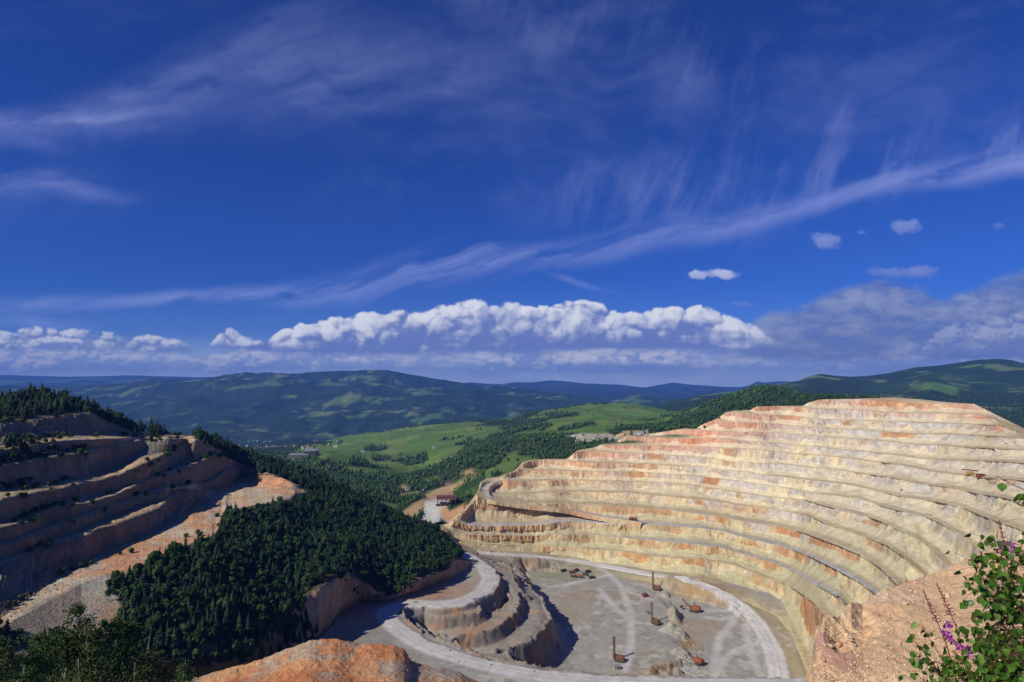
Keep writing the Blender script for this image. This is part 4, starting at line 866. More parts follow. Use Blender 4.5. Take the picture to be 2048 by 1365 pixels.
far_grid, far_colour = loft('mountains_far', [
  ([(-560,800),(2640,800)], ('z', [(-560,-300),(2640,-300)])),
  ([(-560,770),(0,768),(700,770),(1300,782),(1600,780),(2640,780)], [(-560,14500),(2640,14500)]),
  ([(-560,752),(-100,750),(0,750),(60,752),(150,754),(250,752),(400,755),(520,752),(560,753),(700,760),(900,768),(1000,769),(1030,764),(1060,766),(1100,761),(1130,764),(1170,768),(1240,770),(1290,776),(1345,766),(1380,770),(1430,773),(1470,777),(1500,771),(1515,763),(1530,766),(1560,762),(1600,766),(1700,770),(2640,775)], [(-560,19500),(2640,19500)])],
  xsf, [18, 30], M_far, rz(110, 2600, 13), rcol(c3(.015, .028, .018), c3(.05, .08, .04), 8, -.18, 1800, 500), ((800, -200),), 3)
xsr = np.arange(1240, 2700, 3.2)
RR, RRc = loft('mountain_right', [
  ([(1240,880),(2700,880)], [(1240,2300),(2700,2300)]),
  ([(1240,850),(1400,836),(1600,832),(1800,826),(1900,822),(2048,830),(2700,830)], [(1240,2700),(2700,2700)]),
  ([(1240,840),(1330,826),(1400,818),(1500,806),(1600,800),(1700,804),(1790,802),(1850,800),(1950,806),(2048,802),(2700,800)], [(1240,3300),(2700,3300)]),
  ([(1240,835),(1330,812),(1400,802),(1480,794),(1560,786),(1620,784),(1700,788),(1780,786),(1830,768),(1860,760),(1900,768),(1980,778),(2048,776),(2700,770)], [(1240,3900),(2700,3900)]),
  ([(1240,835),(1330,806),(1400,795),(1470,788),(1530,782),(1580,772),(1620,766),(1700,770),(1780,764),(1850,750),(1900,748),(1980,744),(2048,744),(2700,730)], [(1240,4500),(2700,4500)]),
  ([(1240,835),(1330,803),(1400,790),(1450,785),(1490,781),(1530,776),(1560,770),(1590,766),(1610,756),(1640,748),(1670,751),(1700,753),(1740,751),(1780,745),(1830,734),(1880,731),(1930,724),(1960,719),(1990,717),(2020,719),(2048,727),(2120,745),(2300,750),(2700,740)], [(1240,5200),(2700,5200)])],
  xsr, [8, 18, 22, 22, 22], M_far, lambda G: (70*(.8*ridged(G, 850, 5, 23, .5, zs=0)-.3)+25*fbm(G, 1500, 3, 24, zs=0))*ss(2400, 3600, G[..., 1])*.8,
  rcol(c3(.014, .034, .014), c3(.075, .155, .028), 15, -.10, 420, 130), ((300, -60), (1500, -500)), 5)
# ---- the land sheet under everything, out to the horizon
gxx = np.r_[-30000, np.arange(-24000, 24001, 1500), 30000]; gyy = np.r_[-3000, np.arange(-1500, 27001, 1500)]
A_, B_ = np.meshgrid(gxx, gyy)
base_z = np.full(A_.shape, -470.)
tag(mk_mesh('ground', np.stack([A_, B_, base_z], -1).reshape(-1, 3), grid_faces(len(gyy), len(gxx)), M_far, np.tile(c3(.05, .08, .03), (A_.size, 1))), kind='structure')
# ---- the air
HZ = bpy.data.meshes.new('haze'); bm = bmesh.new()
r = bmesh.ops.create_cube(bm, size=1.0)
for v in bm.verts: v.co = Vector((v.co.x*56000, (v.co.y+.5)*24600-2900, -471.5 if v.co.z < 0 else 640.))
bm.to_mesh(HZ); bm.free(); hz = bpy.data.objects.new('haze', HZ); COL.objects.link(hz); tag(hz, kind='stuff')
hm = bpy.data.materials.new('air'); hm.use_nodes = True; nt = hm.node_tree; nt.nodes.clear()
o = nt.nodes.new('ShaderNodeOutputMaterial'); v = nt.nodes.new('ShaderNodeVolumePrincipled'); nt.links.new(v.outputs[0], o.inputs['Volume'])
v.inputs['Density'].default_value = HAZE; v.inputs['Color'].default_value = (.10, .28, .90, 1); v.inputs['Anisotropy'].default_value = 0.
HZ.materials.append(hm)
# ================================================================ MACHINES AND BUILDINGS
bpy.context.view_layer.update(); DG = bpy.context.evaluated_depsgraph_get()
def hit(px, py):
    d = Vector([float(v) for v in ray(px, py)]).normalized(); ok, loc, *_ = sc.ray_cast(DG, Vector((0, 0, 0)), d, distance=40000)
    return loc if ok else None
class Part:
    def __init__(s): s.bm = bmesh.new()
    def box(s, c, d, rz=0., rx=0., ry=0., taper=1., bev=0.):
        M = Matrix.Translation(c) @ Matrix.Rotation(rz, 4, 'Z') @ Matrix.Rotation(ry, 4, 'Y') @ Matrix.Rotation(rx, 4, 'X')
        r = bmesh.ops.create_cube(s.bm, size=1.)
        for v in r['verts']:
            k = taper if v.co.z > 0 else 1.; v.co = M @ Vector((v.co.x*d[0]*k, v.co.y*d[1]*k, v.co.z*d[2]))
        if bev:
            es = list({e for v in r['verts'] for e in v.link_edges}); bmesh.ops.bevel(s.bm, geom=es, offset=bev, segments=2, affect='EDGES', profile=.5)
        return s
    def bar(s, a, b_, w, n=6, w2=None):
        a, b_ = Vector(a), Vector(b_); d = b_-a; q = d.to_track_quat('Z', 'Y').to_matrix().to_4x4()
        bmesh.ops.create_cone(s.bm, segments=n, radius1=w, radius2=w if w2 is None else w2, depth=d.length, cap_ends=True, matrix=Matrix.Translation((a+b_)/2) @ q)
        return s
    def poly(s, pts): s.bm.faces.new([s.bm.verts.new(p) for p in pts]); return s
    def build(s, name, mat, parent=None, smooth=False):
        me = bpy.data.meshes.new(name); s.bm.to_mesh(me); s.bm.free(); me.materials.append(mat)
        o = bpy.data.objects.new(name, me); COL.objects.link(o)
        if parent: o.parent = parent
        return o
def empty(name, loc, rz, label, cat, group=None, s=1.):
    o = bpy.data.objects.new(name, None); COL.objects.link(o); o.location = loc; o.rotation_euler = (0, 0, rz); o.scale = (s, s, s)
    o.empty_display_size = .5; tag(o, label, cat, group); return o
def kids(o): return [c for c in bpy.data.objects if c.parent == o]
def dup(root, loc, rz, label, s=None):
    tree = {}
    def rec(o, par):
        c = o.copy(); COL.objects.link(c)
        if par: c.parent = par
        for k in kids(o): rec(k, c)
        return c
    r = rec(root, None); r.location = loc; r.rotation_euler = (0, 0, rz); r['label'] = label
    if s: r.scale = (s, s, s)
    return r
m_rustp = plain_mat('rusty_brown_paint', (.15, .07, .038), .8, 0, .5, .4); m_orng = plain_mat('faded_orange_paint', (.28, .085, .032), .75, 0, .5, .4)
m_red = plain_mat('dull_red_paint', (.20, .055, .035), .7, 0, .4, .4); m_steel = plain_mat('dark_steel', (.06, .055, .05), .6, .3, .4, .8)
m_yel = plain_mat('dusty_yellow_paint', (.42, .26, .07), .7, 0, .35, .4); m_glass = plain_mat('cab_glass', (.03, .04, .05), .15, 0, .1, 1., .6)
m_conc = plain_mat('weathered_concrete', (.34, .32, .29), .9, 0, .3, .2); m_white = plain_mat('whitewashed_wall', (.62, .60, .55), .85, 0, .15, .2)
m_roofr = plain_mat('rusty_sheet_roof', (.13, .055, .045), .8, 0, .4, .2); m_roofg = plain_mat('grey_sheet_roof', (.20, .21, .23), .7, 0, .3, .05)
m_tile = plain_mat('clay_tiles', (.30, .10, .06), .85, 0, .3, .3); m_dark = plain_mat('dark_openings', (.02, .02, .022), .8, 0, .2, .3)
def drill_rig(loc, rz, label, s=1.):
    t = empty('drill_rig', loc, rz, label, 'drill rig', None, s)
    for sy in (-1, 1):
        p = Part().box((0, sy*2., .75), (8.2, 1., 1.5), bev=.35); 
        for k in range(6): p.bar((-3.4+k*1.35, sy*2.-.58, .55), (-3.4+k*1.35, sy*2.+.58, .55), .42, 10)
        p.build('crawler_track', m_steel, t)
    Part().box((0, 0, 1.9), (9.5, 4.6, .5), bev=.1).box((-.6, 0, 3.4), (6.6, 3.9, 2.6), bev=.3).box((-.6, 0, 4.8), (4.2, 2.2, .35), bev=.1).build('machine_house', m_rustp, t)
    c = Part().box((3.9, -1.1, 3.4), (2., 1.9, 2.5), bev=.2).build('cab', m_rustp, t); Part().box((4.92, -1.1, 3.8), (.06, 1.5, 1.1)).box((3.9, -2.07, 3.8), (1.5, .06, 1.1)).build('window', m_glass, c)
    p = Part(); x0, w_, H = 4.2, .75, 18.5
    for a in (-1, 1):
        for c_ in (-1, 1): p.bar((x0+a*w_, .9+c_*w_, 1.2), (x0+a*w_, .9+c_*w_, H), .17, 5)
    z = 1.5; k = 0
    while z < H-1.4:
        for a in (-1, 1):
            p.bar((x0+a*w_, .9-w_, z), (x0+a*w_, .9+w_, z+1.4), .10, 4); p.bar((x0-w_, .9+a*w_, z), (x0+w_, .9+a*w_, z+1.4), .10, 4)
        z += 1.4; k += 1
    p.box((x0, .9, H), (2., 2., .7)); p.bar((x0, .9, 2), (x0, .9, H-1), .28, 6); p.build('mast', m_rustp, t)
    Part().bar((-3., .9, 4.9), (x0-.6, .9, 12.), .12, 5).build('mast_brace', m_steel, t)
    return t
def shovel(loc, rz, label, mat, s=1., arm=1.):
    t = empty('mining_shovel', loc, rz, label, 'mining shovel', None, s)
    for sy in (-1, 1):
        p = Part().box((0, sy*2.6, .9), (9., 1.3, 1.8), bev=.5)
        for k in range(6): p.bar((-3.6+k*1.45, sy*2.6-.75, .7), (-3.6+k*1.45, sy*2.6+.75, .7), .55, 10)
        p.build('crawler_track', m_steel, t)
    Part().bar((0, 0, 1.5), (0, 0, 2.4), 2.2, 16).box((-2.2, 0, 4.2), (8.6, 6.2, 3.6), bev=.8).box((-2.6, 0, 6.2), (5.6, 3.4, .7), bev=.2).build('machine_house', mat, t)
    c = Part().box((2.9, 2.3, 5.), (2.2, 1.7, 2.7), bev=.2).build('cab', mat, t); Part().box((4.02, 2.3, 5.4), (.06, 1.3, 1.2)).box((2.9, 3.17, 5.4), (1.6, .06, 1.2)).build('window', m_glass, c)
    Part().bar((1.8, -.6, 3.), (11.5*arm, -.6, 10.5*arm), .5, 6, .35).bar((1.8, .9, 3.), (11.5*arm, .9, 10.5*arm), .5, 6, .35).box((11.4*arm, .15, 10.5*arm), (1., 2., 1.)).build('boom', m_rustp, t)
    Part().bar((0, .15, 6.5), (-.2, .15, 10.), .25, 5).bar((-3.4, .15, 6.4), (-.2, .15, 10.), .18, 5).bar((-.2, .15, 10.), (11.2*arm, .15, 10.8*arm), .08, 4).build('gantry', m_rustp, t)
    st = Part().bar((4., .15, 6.), (12.2, .15, 3.6), .38, 6).build('dipper_stick', m_rustp, t)
    Part().box((13., .15, 2.8), (2.3, 2.3, 2.3), ry=.3, taper=1.15, bev=.2).build('dipper', m_steel, st)
    return t
def dump_truck(loc, rz, label, mat, s=1.):
    t = empty('dump_truck', loc, rz, label, 'dump truck', 'old machines parked on the pit floor', s)
    Part().box((0, 0, 1.35), (8.2, 1.6, .5)).box((3.9, 0, 1.6), (1.2, 2.6, .9), bev=.15).build('chassis', m_steel, t)
    c = Part().box((3.1, 0, 2.7), (1.9, 2.6, 1.9), bev=.2, taper=.9).build('cab', mat, t); Part().box((4.06, 0, 3.), (.05, 2., .8)).box((3.1, -1.27, 3.), (1.2, .05, .7)).box((3.1, 1.27, 3.), (1.2, .05, .7)).build('window', m_glass, c)
    p = Part(); p.box((-1.3, 0, 1.9), (5.6, 2.7, .3), ry=-.04)
    for y in (-1, 1): p.box((-1.2, y*1.35, 2.6), (5.8, .15, 1.6), ry=-.04)
    p.box((1.6, 0, 2.8), (.15, 2.7, 1.9)).box((2.4, 0, 3.75), (1.8, 2.7, .12)); p.build('dump_body', mat, t)
    for x in (2.9, -1.4, -2.9):
        for y in (-1, 1): Part().bar((x, y*1.0, .75), (x, y*1.55, .75), .75, 14).build('wheel', m_steel, t)
    return t
for (px, py, rz, s, lb) in ((1314,1181,2.5,1.,'tall rusty drill rig at the foot of the standing rock ribs, farthest of the rigs'), (1312,1249,2.2,1.,'rusty drill rig with upright mast in the middle of the pit floor'), (1239,1323,2.7,1.,'lone rusty drill rig with upright mast on the near left pit floor'), (1350,1376,3.6,.98,'nearest and largest rusty lattice mast drill rig at the bottom edge')):
    p = on_floor(px, py); drill_rig(p, rz, lb, s)
p = on_floor(1388, 1224); shovel(p, 2.6, 'orange cable mining shovel with raised boom beside the rubble in the pit', m_orng, .98)
p = on_floor(1394, 1328); shovel(p, 2.3, 'bright orange mining shovel with short boom near the grey gravel heap', m_orng, .82, .7)
p = on_floor(1248, 1370); shovel(p, 2.4, 'yellow mining shovel cut off by the bottom edge left of the large mast', m_yel, .7, .75)
p = on_floor(1458, 1374); shovel(p, 2.7, 'dull red mining shovel peeking over the near road at the bottom edge', m_red, .7, .8)
for i, (px, py, rz, m_, lb) in enumerate(((1127,1144,.6,m_steel,'dark dump truck parked apart at the left end of the machine cluster'), (1144,1147,.1,m_red,'small dull red truck at the back of the machine cluster below the road'), (1147,1155,-.4,m_red,'dull red dump truck at the front left of the machine cluster'),
   (1160,1156,-.5,m_orng,'orange red dump truck at the front middle of the machine cluster'), (1170,1151,-.6,m_rustp,'brown dump truck in the middle of the machine cluster below the road'), (1176,1146,.5,m_steel,'black dump truck at the back right of the machine cluster'), (1184,1158,.1,m_steel,'low dark truck at the front right corner of the machine cluster'), (1153,1143,.9,m_red,'small red truck farthest back in the machine cluster'))):
    dump_truck(on_floor(px, py), rz, lb, m_, .85)
def hut(loc, rz, label, mw, mr, d=(5, 4, 3), name='shed', cat='shed'):
    t = empty(name, loc, rz, label, cat)
    Part().box((0, 0, d[2]/2-.2), (d[0], d[1], d[2]+.4)).build('wall', mw, t)
    Part().box((0, 0, d[2]+.12), (d[0]+.5, d[1]+.5, .24), rx=.05).build('roof', mr, t); Part().box((d[0]*.2, -d[1]/2-.02, 1.), (1., .06, 2.)).build('door', m_dark, t); return t
hut(on_floor(1290, 1194), .4, 'small dark red site hut beside the faint track on the pit floor', m_red, m_roofr)
hut(on_floor(1294, 1228), .2, 'small pale grey box hut between the drill rigs', m_conc, m_roofg, (5, 3, 2.6)); hut(on_floor(1233, 1339), .3, 'small pale grey box hut near the lone drill rig', m_conc, m_roofg, (5, 3, 2.6))
# ramp across the wall: a fill road with shoulders
def fill_road(name, pts, wd, mat, out=True):
    a = np.array(pts, float); n = 420; q = densify(a, n); C_ = np.array([PD(x, y, wall_D(x, y)-wd*.18) for x, y in q])
    for k in range(3): C_[:, k] = smooth1(C_[:, k], 13)
    T = np.gradient(C_, axis=0)[:, :2]; T /= np.linalg.norm(T, axis=1, keepdims=True)+1e-9; nr_ = np.stack([T[:, 1], -T[:, 0]], -1); nr_ *= np.sign(-nr_[:, 1:2]+1e-9)
    rows = []
    for o_, dz in ((-wd*.5-1, .2), (-wd*.5, .15), (0, .0), (wd*.5-1., .05), (wd*.5-.6, .75), (wd*.5, .7), (wd*.5+.6, -.2), (wd*.5+1.2, -1.), (wd*.5+1.9, -2.), (wd*.5+2.6, -3.2), (wd*.5+3.2, -5)):
        r = C_.copy(); r[:, :2] += nr_*o_; r[:, 2] += dz; rows.append(r)
    G = np.stack(rows); G[-4:, :, :2] += nr_*(1.6*ridged(G[-4:], 7, 4, 4))[..., None]; G[3:, :, 2] += .6*fbm(G[3:], 8, 3, 9); col = np.zeros(G.shape)+c3(.37, .345, .32); col[3:7] = c3(.42, .34, .23); col[6:] = c3(.47, .36, .21); col[6:] = lerp(col[6:], c3(.42, .22, .11), ss(-.1, .3, fbm(G[6:], 14, 3, 6))*.7)
    tag(mk_mesh(name, G.reshape(-1, 3), grid_faces(len(rows), n), mat, (col*(1+.15*fbm(G, 12, 3, 5))[..., None]).reshape(-1, 3)), kind='structure'); return C_
RAMP = fill_road('haul_road', [(996,960),(982,966),(972,974),(968,985),(972,994),(990,1001),(1040,1008),(1090,1013),(1140,1020),(1180,1028),(1220,1035),(1250,1039),(1275,1043),(1290,1047)], 11, M_road)
i = int(np.argmin(np.abs(proj(RAMP)[0]-1266))); dump_truck(RAMP[i], -.15, 'orange dump truck driving up the ramp road on the terraced wall', m_orng, 1.25)
# machines on the pale platform of the right wall
h = hit(1936, 951)
if h:
    t = empty('mobile_crusher', h+Vector((0, -4, .4)), .05, 'rusty crusher with a long conveyor on the pale upper right platform', 'crusher')
    Part().box((0, 0, 1.2), (11, 2.4, .7)).box((-1, 0, 3.), (7, 2.6, 2.4), bev=.2).build('crusher_body', m_yel, t); Part().bar((-9.5, 0, 6.4), (8.5, 0, 4.6), .55, 4).build('conveyor', m_rustp, t); Part().bar((5, 0, .8), (11.5, 0, .9), .35, 4).build('drawbar', m_steel, t)
    for x in (-4, -2.5, 3.5): Part().bar((x, -1.3, .6), (x, 1.3, .6), .6, 12).build('wheel', m_steel, t)
h = hit(1957, 955)
if h: hut(h+Vector((0, -3, .2)), .05, 'small dark red cabin on the pale platform beside the crusher', m_red, m_rustp, (7, 4, 3.2), 'site_cabin', 'cabin')
# crusher hall on stilts at the far left plaza
h = hit(888, 1011)
if h:
    t = empty('ore_loading_hall', h, .06, 'long rust red loading hall on stilts above the gravel plaza', 'loading hall')
    L_ = 30.
    Part().box((4, 0, 11.5), (L_, 9, 4.4)).build('hall', m_roofr, t); Part().box((4, 0, 13.9), (L_+1, 10, .5), rx=.08).build('roof', m_roofr, t)
    for x in (-9.5, -3, 4, 11, 17):
        for y in (-3.6, 3.6): Part().box((x, y, 4.6), (.9, .9, 9.6)).build('pillar', m_steel, t)
    Part().box((-2, 0, 3.2), (9, 6, 3.)).box((-9, -2, 1.4), (7, 4, 1.8)).build('hopper', m_steel, t); Part().bar((-3, -3.6, 1), (4, -3.6, 9), .35, 4).bar((4, -3.6, 1), (11, -3.6, 9), .35, 4).build('brace', m_steel, t)
def block(px, py, w_, d_, hh, rz, name, label, cat, mw, mr, win=0):
    h = hit(px, py)
    if not h: return
    t = empty(name, h-Vector((0, 0, .5)), rz, label, cat)
    Part().box((0, 0, hh/2), (w_, d_, hh)).build('wall', mw, t)
    p = Part(); y0, y1 = -d_/2-.6, d_/2+.6; zt = hh+d_*.22; x0, x1 = -w_/2-.6, w_/2+.6
    A = [(x0, y0, hh), (x1, y0, hh), (x1, 0, zt), (x0, 0, zt), (x0, y1, hh), (x1, y1, hh)]
    v = [p.bm.verts.new(a) for a in A]
    for f in ((0, 1, 2, 3), (3, 2, 5, 4), (0, 3, 4), (1, 5, 2), (0, 4, 5, 1)): p.bm.faces.new([v[i] for i in f])
    p.build('roof', mr, t)
    for k in range(win): Part().box((-w_/2+w_*(k+.7)/(win+.4), -d_/2-.03, hh*.55), (w_/win*.45, .1, hh*.28)).build('window', m_dark, t)
    return t
block(898,969,17,9,4.5,.1,'workshop_shed','low rusty roofed shed in the trees above the gravel spur','shed',m_conc,m_roofr,3)
block(848,988,12,8,5,.3,'ruined_shed','dark roofed shed behind the white pylon stub in the valley','shed',m_conc,m_dark,2)
block(815,981,9,7,5,.2,'white_house','small bright white house on the orange clearing in the valley','house',m_white,m_roofg,2)
block(809,990,14,7,4,.1,'workshop_building','low dark workshop left of the bridge piers','workshop',m_conc,m_roofr,3)
for px, py, hh, lb in ((833,995,12,'tall white concrete pier rising from the trees by the valley workshops'), (846,988,9,'shorter white concrete pier beside the dark roofed shed')):
    h = hit(px, py)
    if h:
        t = empty('bridge_pier', h-Vector((0, 0, 1)), .2, lb, 'bridge pier'); Part().box((0, 0, hh/2), (2.4, 2, hh), taper=.7).build('pier_shaft', m_white, t); Part().box((0, 0, hh+.2), (2.8, 2.2, .8)).build('pier_cap', m_white, t)
h = hit(835, 996)
if h:
    t = empty('conveyor_bridge', h, .12, 'dark conveyor bridge running left from the tall white pier', 'conveyor bridge'); Part().box((-11, 0, 4), (24, 2.2, 1.8), ry=-.03).build('gallery', m_steel, t)
    for x in (-20, -13, -6): Part().box((x, 0, 1.5), (.8, 1.6, 4)).build('leg', m_steel, t)
# processing plant on the knoll
h = hit(598, 922)
if h:
    t = empty('processing_plant', h-Vector((0, 0, 3)), .12, 'large grey industrial plant with a dark stepped block on the valley knoll', 'processing plant')
    Part().box((0, 0, 11), (48, 26, 16)).build('main_hall', plain_mat('dull_cladding', (.13, .12, .125), .8, 0, .2, .05), t); Part().box((0, 0, 19.4), (49, 27, .9), rx=.07).build('roof', m_roofg, t)
    Part().box((27, 14, 15), (30, 24, 22)).build('stepped_block', plain_mat('dark_cladding', (.045, .045, .055), .8, 0, .2, .05), t)
    s_ = Part(); v = [s_.bm.verts.new(a) for a in ((12, 2, 26), (42, 2, 22), (42, 26, 30), (12, 26, 34), (12, 26, 26), (42, 26, 22))]
    for f in ((0, 1, 2, 3), (0, 3, 4), (1, 5, 2), (3, 2, 5, 4)): s_.bm.faces.new([v[i] for i in f])
    s_.build('sloping_roof', m_roofg, t); Part().box((4, -16, 3), (62, 10, 6)).build('loading_dock', m_conc, t)
    for k in range(6): Part().box((-20+k*8, -13.1, 8), (4, .3, 4)).build('window', m_conc, t)
    Part().bar((-24, -6, 6), (-44, 4, 2), 1.6, 4).build('conveyor', m_conc, t)
# quarry yard buildings and far houses
HM = []
for k, (mw, mr) in enumerate(((m_white, m_tile), (m_white, m_roofg), (m_conc, m_roofr))):
    bm = bmesh.new(); r = bmesh.ops.create_cube(bm, size=1.)
    for v in r['verts']: v.co = Vector((v.co.x*12, v.co.y*8, (v.co.z+.5)*5.5-.5))
    vs = [bm.verts.new(a) for a in ((-6.6, -4.6, 5), (6.6, -4.6, 5), (6.6, 0, 8.2), (-6.6, 0, 8.2), (-6.6, 4.6, 5), (6.6, 4.6, 5))]
    for f in ((0, 1, 2, 3), (3, 2, 5, 4), (0, 3, 4), (1, 5, 2)):
        q = bm.faces.new([vs[i] for i in f]); q.material_index = 1
    for wx in (-3.5, 0, 3.5):
        r = bmesh.ops.create_cube(bm, size=1.)
        for v in r['verts']: v.co = Vector((v.co.x*1.4+wx, v.co.y*.1-4.03, v.co.z*1.6+2.6))
        for f in {f for v in r['verts'] for f in v.link_faces}: f.material_index = 2
    me = bpy.data.meshes.new('house'); bm.to_mesh(me); bm.free()
    for m_ in (mw, mr, m_dark): me.materials.append(m_)
    HM.append(me)
def house(px, py, s, rz, lb, gp, k):
    h = hit(px, py)
    if not h: return
    o = bpy.data.objects.new('house', HM[k]); COL.objects.link(o); o.location = h; o.scale = (s, s, s); o.rotation_euler = (0, 0, rz); tag(o, lb, 'house', gp)
r_ = np.random.default_rng(5)
for k in range(60):
    a = r_.random()
    if a < .55: px, py = r_.normal(572, 36), r_.normal(895, 2.6)
    elif a < .8: px, py = r_.normal(515, 14), r_.normal(882, 3)
    else: px, py = r_.uniform(480, 700), r_.uniform(878, 900)
    house(px, py, r_.uniform(.6, 1.25), r_.uniform(-.6, .6), 'tiny pale house in the distant valley town beyond the ridge', 'houses of the valley town', int(r_.integers(0, 3)))
for px, py, s, k in ((868,897,.9,1),(815,857,.8,1),(864,854,.8,1),(702,870,1.,1),(725,905,1.,1),(846,860,.7,0),(1025,843,.8,0),(770,862,.8,1)): house(px, py, s, .3, 'lone white farmhouse on the green valley meadows', 'farmhouses on the meadows', k)
for px, py, s, k in ((1137,877,.8,1),(1142,880,.7,1),(1164,872,.9,1),(1191,878,.6,1),(1198,879.5,.7,1),(1205,879,.6,1),(1222,872,.6,0),(1170,881,.6,1)): house(px, py, s, .2, 'small pale site building on the grey spoil yard left of the terraces', 'site buildings on the spoil yard', k)
for px, py, w_, hh, lb in ((1153,873,38,11,'large grey spoil heap at the left end of the yard behind the terraces'), (1164,870,26,8,'pale grey spoil heap right behind the largest heap of the yard'), (1250,870,40,9,'tan spoil heap in the middle of the ridge behind the terraces'), (1283,868,34,9,'grey spoil heap at the right end of the ridge behind the terraces')):
    h = hit(px, py)
    if not h: continue
    n = 40; u = np.linspace(-1, 1, n); U, V_ = np.meshgrid(u, u); rr_ = np.hypot(U, V_)
    w_ = w_*h.y/2600.; hh = hh*h.y/2600.
    Pq = np.stack([h.x+U*w_, h.y+V_*w_*.6, h.z-1.5+hh*np.clip(1.15-rr_*1.1, 0, 1)**.8+0*U], -1); Pq[..., 2] += 1.5*ridged(Pq, 14, 4, 3)*(rr_ < .95)-np.where(rr_ > .95, 4, 0)
    cc = c3(.36, .345, .33) if 'grey' in lb else c3(.50, .27, .19) if 'pink' in lb else c3(.45, .33, .2)
    tag(mk_mesh('spoil_heap', Pq.reshape(-1, 3), grid_faces(n, n), M_rock, (np.zeros(Pq.shape)+cc).reshape(-1, 3)*(1+.2*fbm(Pq, 9, 3, 5)).reshape(-1, 1)), lb, 'spoil heap')
# loose rock
def t_rock(seed):
    r = np.random.default_rng(seed); bm = bmesh.new(); bmesh.ops.create_icosphere(bm, subdivisions=1, radius=.5)
    V = np.array([v.co[:] for v in bm.verts]); T = np.array([[v.index for v in f.verts] for f in bm.faces]); bm.free()
    return V*r.uniform(.6, 1.25, (len(V), 1))*np.array((1, r.uniform(.6, 1), r.uniform(.5, .8))), T, np.ones((len(V), 3))
RK = [t_rock(k) for k in range(6)]
def rocks(name, P, size, cols, mat, seed):
    r = np.random.default_rng(seed); Vs, Ts, Cs = [], [], []; off = 0
    for t, (V, T, C) in enumerate(RK):
        idx = np.arange(t, len(P), 6)
        a = r.uniform(0, 6.28, len(idx)); ca, sa = np.cos(a)[:, None], np.sin(a)[:, None]; h = size[idx][:, None]
        X = (V[None, :, 0]*ca-V[None, :, 1]*sa)*h+P[idx, 0:1]; Y = (V[None, :, 0]*sa+V[None, :, 1]*ca)*h+P[idx, 1:2]; Z = V[None, :, 2]*h+P[idx, 2:3]+h*.12
        Vs.append(np.stack([X, Y, Z], -1).reshape(-1, 3)); Ts.append((T[None]+(np.arange(len(idx))*len(V))[:, None, None]+off).reshape(-1, 3)); off += len(idx)*len(V)
        cc = np.asarray(cols)[r.integers(0, len(cols), len(idx))]*r.uniform(.7, 1.25, (len(idx), 1)); Cs.append(np.repeat(cc, len(V), 0))
    tag(mk_mesh(name, np.concatenate(Vs), np.concatenate(Ts), mat, np.concatenate(Cs), False), kind='stuff')
M_pebble = ground_mat('loose_stone', .4, .05, .15, .3, .02)
def floor_pts(poly, n, seed):
    r = np.random.default_rng(seed); out_ = []
    xs_, ys_ = [p[0] for p in poly], [p[1] for p in poly]
    while len(out_) < n:
        a, c = r.uniform(min(xs_), max(xs_)), r.uniform(min(ys_), max(ys_))
        if inpoly(a, c, poly): out_.append(on_floor(a, c))
    return np.array(out_)
r0 = np.random.default_rng(9)
P = floor_pts([(1360,1332),(1375,1326),(1396,1338),(1402,1346),(1390,1350),(1362,1346)], 420, 1); rocks('grey_rubble', P, r0.uniform(.5, 2.2, len(P)), [(.42,.41,.38), (.3,.29,.27)], M_pebble, 2)
P = floor_pts([(1385,1288),(1400,1286),(1410,1306),(1404,1314),(1392,1306)], 160, 3); rocks('broken_rock', P, r0.uniform(.6, 2., len(P)), [(.36,.35,.32), (.28,.22,.15)], M_pebble, 4)
P = floor_pts([(1352,1270),(1390,1285),(1396,1304),(1370,1296)], 260, 5); rocks('brown_rubble', P, r0.uniform(.5, 1.8, len(P)), [(.32,.19,.09), (.26,.2,.13)], M_pebble, 6)
P = floor_pts([(1020,1140),(1250,1140),(1560,1300),(1600,1350),(1180,1350)], 900, 7); rocks('scattered_stones', P, r0.uniform(.3, 1.1, len(P))**1.5, [(.3,.27,.22), (.36,.33,.28), (.22,.17,.12)], M_pebble, 8)
